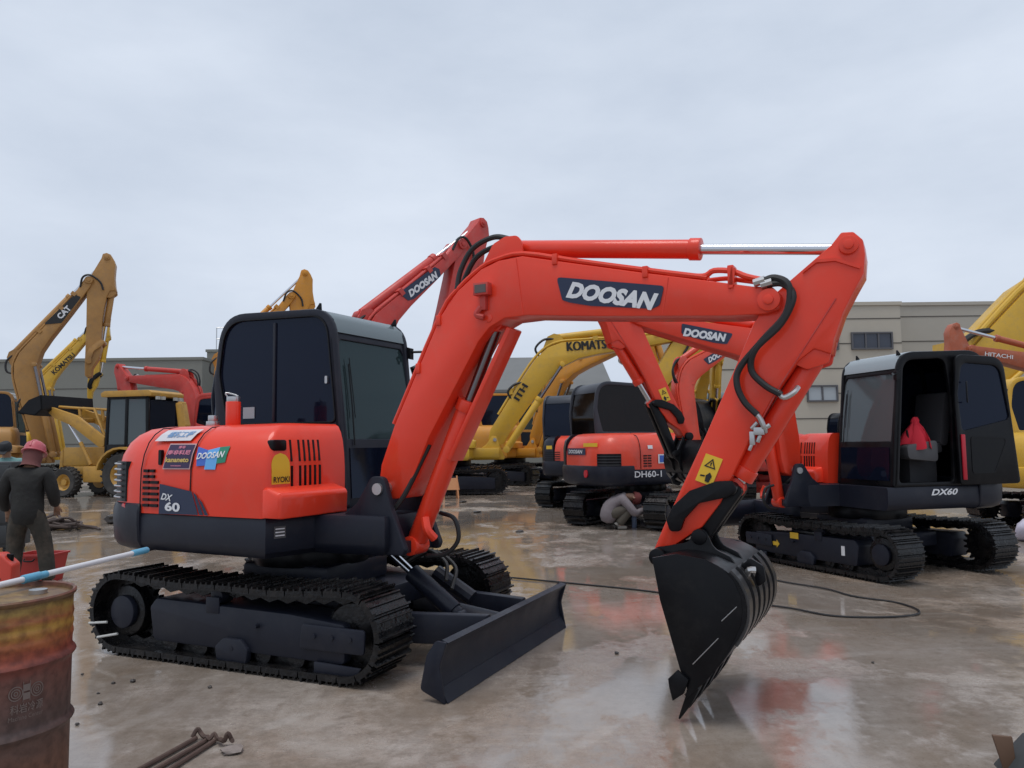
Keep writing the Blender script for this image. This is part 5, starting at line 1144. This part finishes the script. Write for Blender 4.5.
# rusty bars
RUST = pr('rusty steel bar', (.075, .045, .035), .7, var=.7, vscale=20, vcol=(.14, .09, .07))
for a, b, nm in (((-1.85, 3.35), (-1.64, 4.07), 'leftmost of three rusty steel bars lying at the bottom of the picture'), ((-1.77, 3.35), (-1.575, 4.04), 'middle one of three rusty steel bars lying at the bottom of the picture'), ((-1.68, 3.35), (-1.53, 4.03), 'rightmost of three rusty steel bars next to the pale mud lump')):
    k = MB(); k.tube([(a[0], a[1], .014), (b[0], b[1], .016)], .012, 8); o = k.build('steel_bar', RUST); tag(o, nm, 'steel bar', 'rusty bars at the bottom left')
pts = [(-1.66, 4.07, .02)]; rnd = random.Random(8)
for i in range(14): pts.append((-1.64+i*.017, 4.08-.10*(i/14)+rnd.gauss(0, .012), .02+abs(rnd.gauss(0, .014))))
k = MB(); k.tube(pts, .011, 6, 4); tag(k.build('wire', RUST), 'short twisted rusty wire binding the ends of the bars', 'wire')
# folded rubber strips at the bottom right corner
RBR = pr('grey green rubber', (.05, .056, .058), .6, var=.5, vscale=6, vcol=(.03, .034, .036))
t = thing('rubber_mat', (2.33, 3.55, 0), 'folded dark grey rubber mat with a brown leather flap at the bottom right corner', 'mat', None, R(-12))
for i, (x0, x1) in enumerate(((-.16, -.03), (-.09, .05), (-.02, .16))):
    k = MB(); k.loft([[(x0+a, y, 0) for a, y in ((0, -.16), (.05, -.16), (.05, .10), (0, .10))], [(x1+a*.9, y*.9, .155+.012*i) for a, y in ((0, -.16), (.05, -.16), (.05, .10), (0, .10))], [(x1+.05+a*.9, y*.7, .17+.012*i) for a, y in ((0, -.16), (.045, -.16), (.045, .10), (0, .10))]]); k.build('rubber_fold', RBR, t, bev=.012)
k = MB(); k.loft([[(-.15, -.02, .01), (-.10, -.02, .01), (-.10, 0, .01), (-.15, 0, .01)], [(-.185, 0, .16), (-.10, .01, .155), (-.10, .025, .155), (-.185, .02, .16)]]); k.build('leather_flap', pr('brown leather', (.11, .06, .035), .7), t, bev=.004)
# orange trestle behind the blade cylinder
t = thing('trestle_sign', (-1.75, 21.6, 0), 'small faded orange A frame trestle standing beyond the blade', 'trestle', None, R(10))
ORG = pr('faded orange board', (.55, .24, .10), .6)
for sd_ in (-1, 1):
    for x in (-.2, .2): k = MB(); k.tube([(x, sd_*.25, 0), (x*.9, 0, .62)], .022, 6); k.build('leg', ORG, t)
    k = MB(); k.loft([[(-.24, sd_*.15, .24), (.24, sd_*.15, .24), (.24, sd_*.13, .24), (-.24, sd_*.13, .24)], [(-.2, sd_*.03, .56), (.2, sd_*.03, .56), (.2, sd_*.012, .56), (-.2, sd_*.012, .56)]]); k.build('board', ORG, t)
# white sack and brown offcuts behind the black excavator
def sack(loc, mat, label, sc=1):
    rr = random.Random(11); bm = bmesh.new(); bmesh.ops.create_icosphere(bm, subdivisions=3, radius=.28*sc)
    for v in bm.verts:
        v.co.z *= .75; v.co *= 1+.10*math.sin(v.co.x*23)*math.cos(v.co.y*19+v.co.z*13)+rr.uniform(-.02, .02)
        v.co.z = max(v.co.z, -.16*sc)
    for v in bm.verts: v.co.z += .16*sc
    me = bpy.data.meshes.new('sack'); bm.to_mesh(me); bm.free(); me.materials.append(mat)
    for p in me.polygons: p.use_smooth = True
    o = bpy.data.objects.new('sack', me); COL.objects.link(o); o.location = loc; tag(o, label, 'sack')
sack((7.95, 11.9, -.085), pr('lavender white plastic', (.52, .50, .60), .5), 'pale lavender plastic sack at the right edge behind the black excavator tracks', .95)
sack((7.65, 11.35, -.085), pr('brown cardboard scrap', (.28, .17, .08), .8), 'low brown scrap sack at the right edge in front of the pale one', .6)
# red cloth hanging over the seat console inside the open cab
k = MB(); cl_ = []
prf = [(.0, .25), (.03, .245), (.05, .21), (.045, .18), (.09, .12), (.14, .04), (.165, -.04), (.17, -.10)]
for r_, h_ in prf: w_ = .10+.28*max(0, .2-h_)/.3; cl_.append([(r_*(1+w_*math.sin(7*q+1.3))*math.cos(q), r_*.85*(1+w_*math.sin(6*q))*math.sin(q), h_+(.035*math.sin(4*q+.5) if h_ < .1 else .008*math.sin(3*q))) for q in [2*math.pi*j/48 for j in range(48)]])
k.loft(cl_, False); o = k.build('cloth', pr('crimson cloth', (.50, .008, .025), .8), ang=70)
up_m = Matrix.Translation((4.53, 9.92, -.078)) @ Matrix.Rotation(R(195), 4, 'Z'); o.matrix_world = up_m @ Matrix.Translation((-.10, .74, 1.58))
tag(o, 'crimson cloth draped over the seat console inside the open black cab', 'cloth')
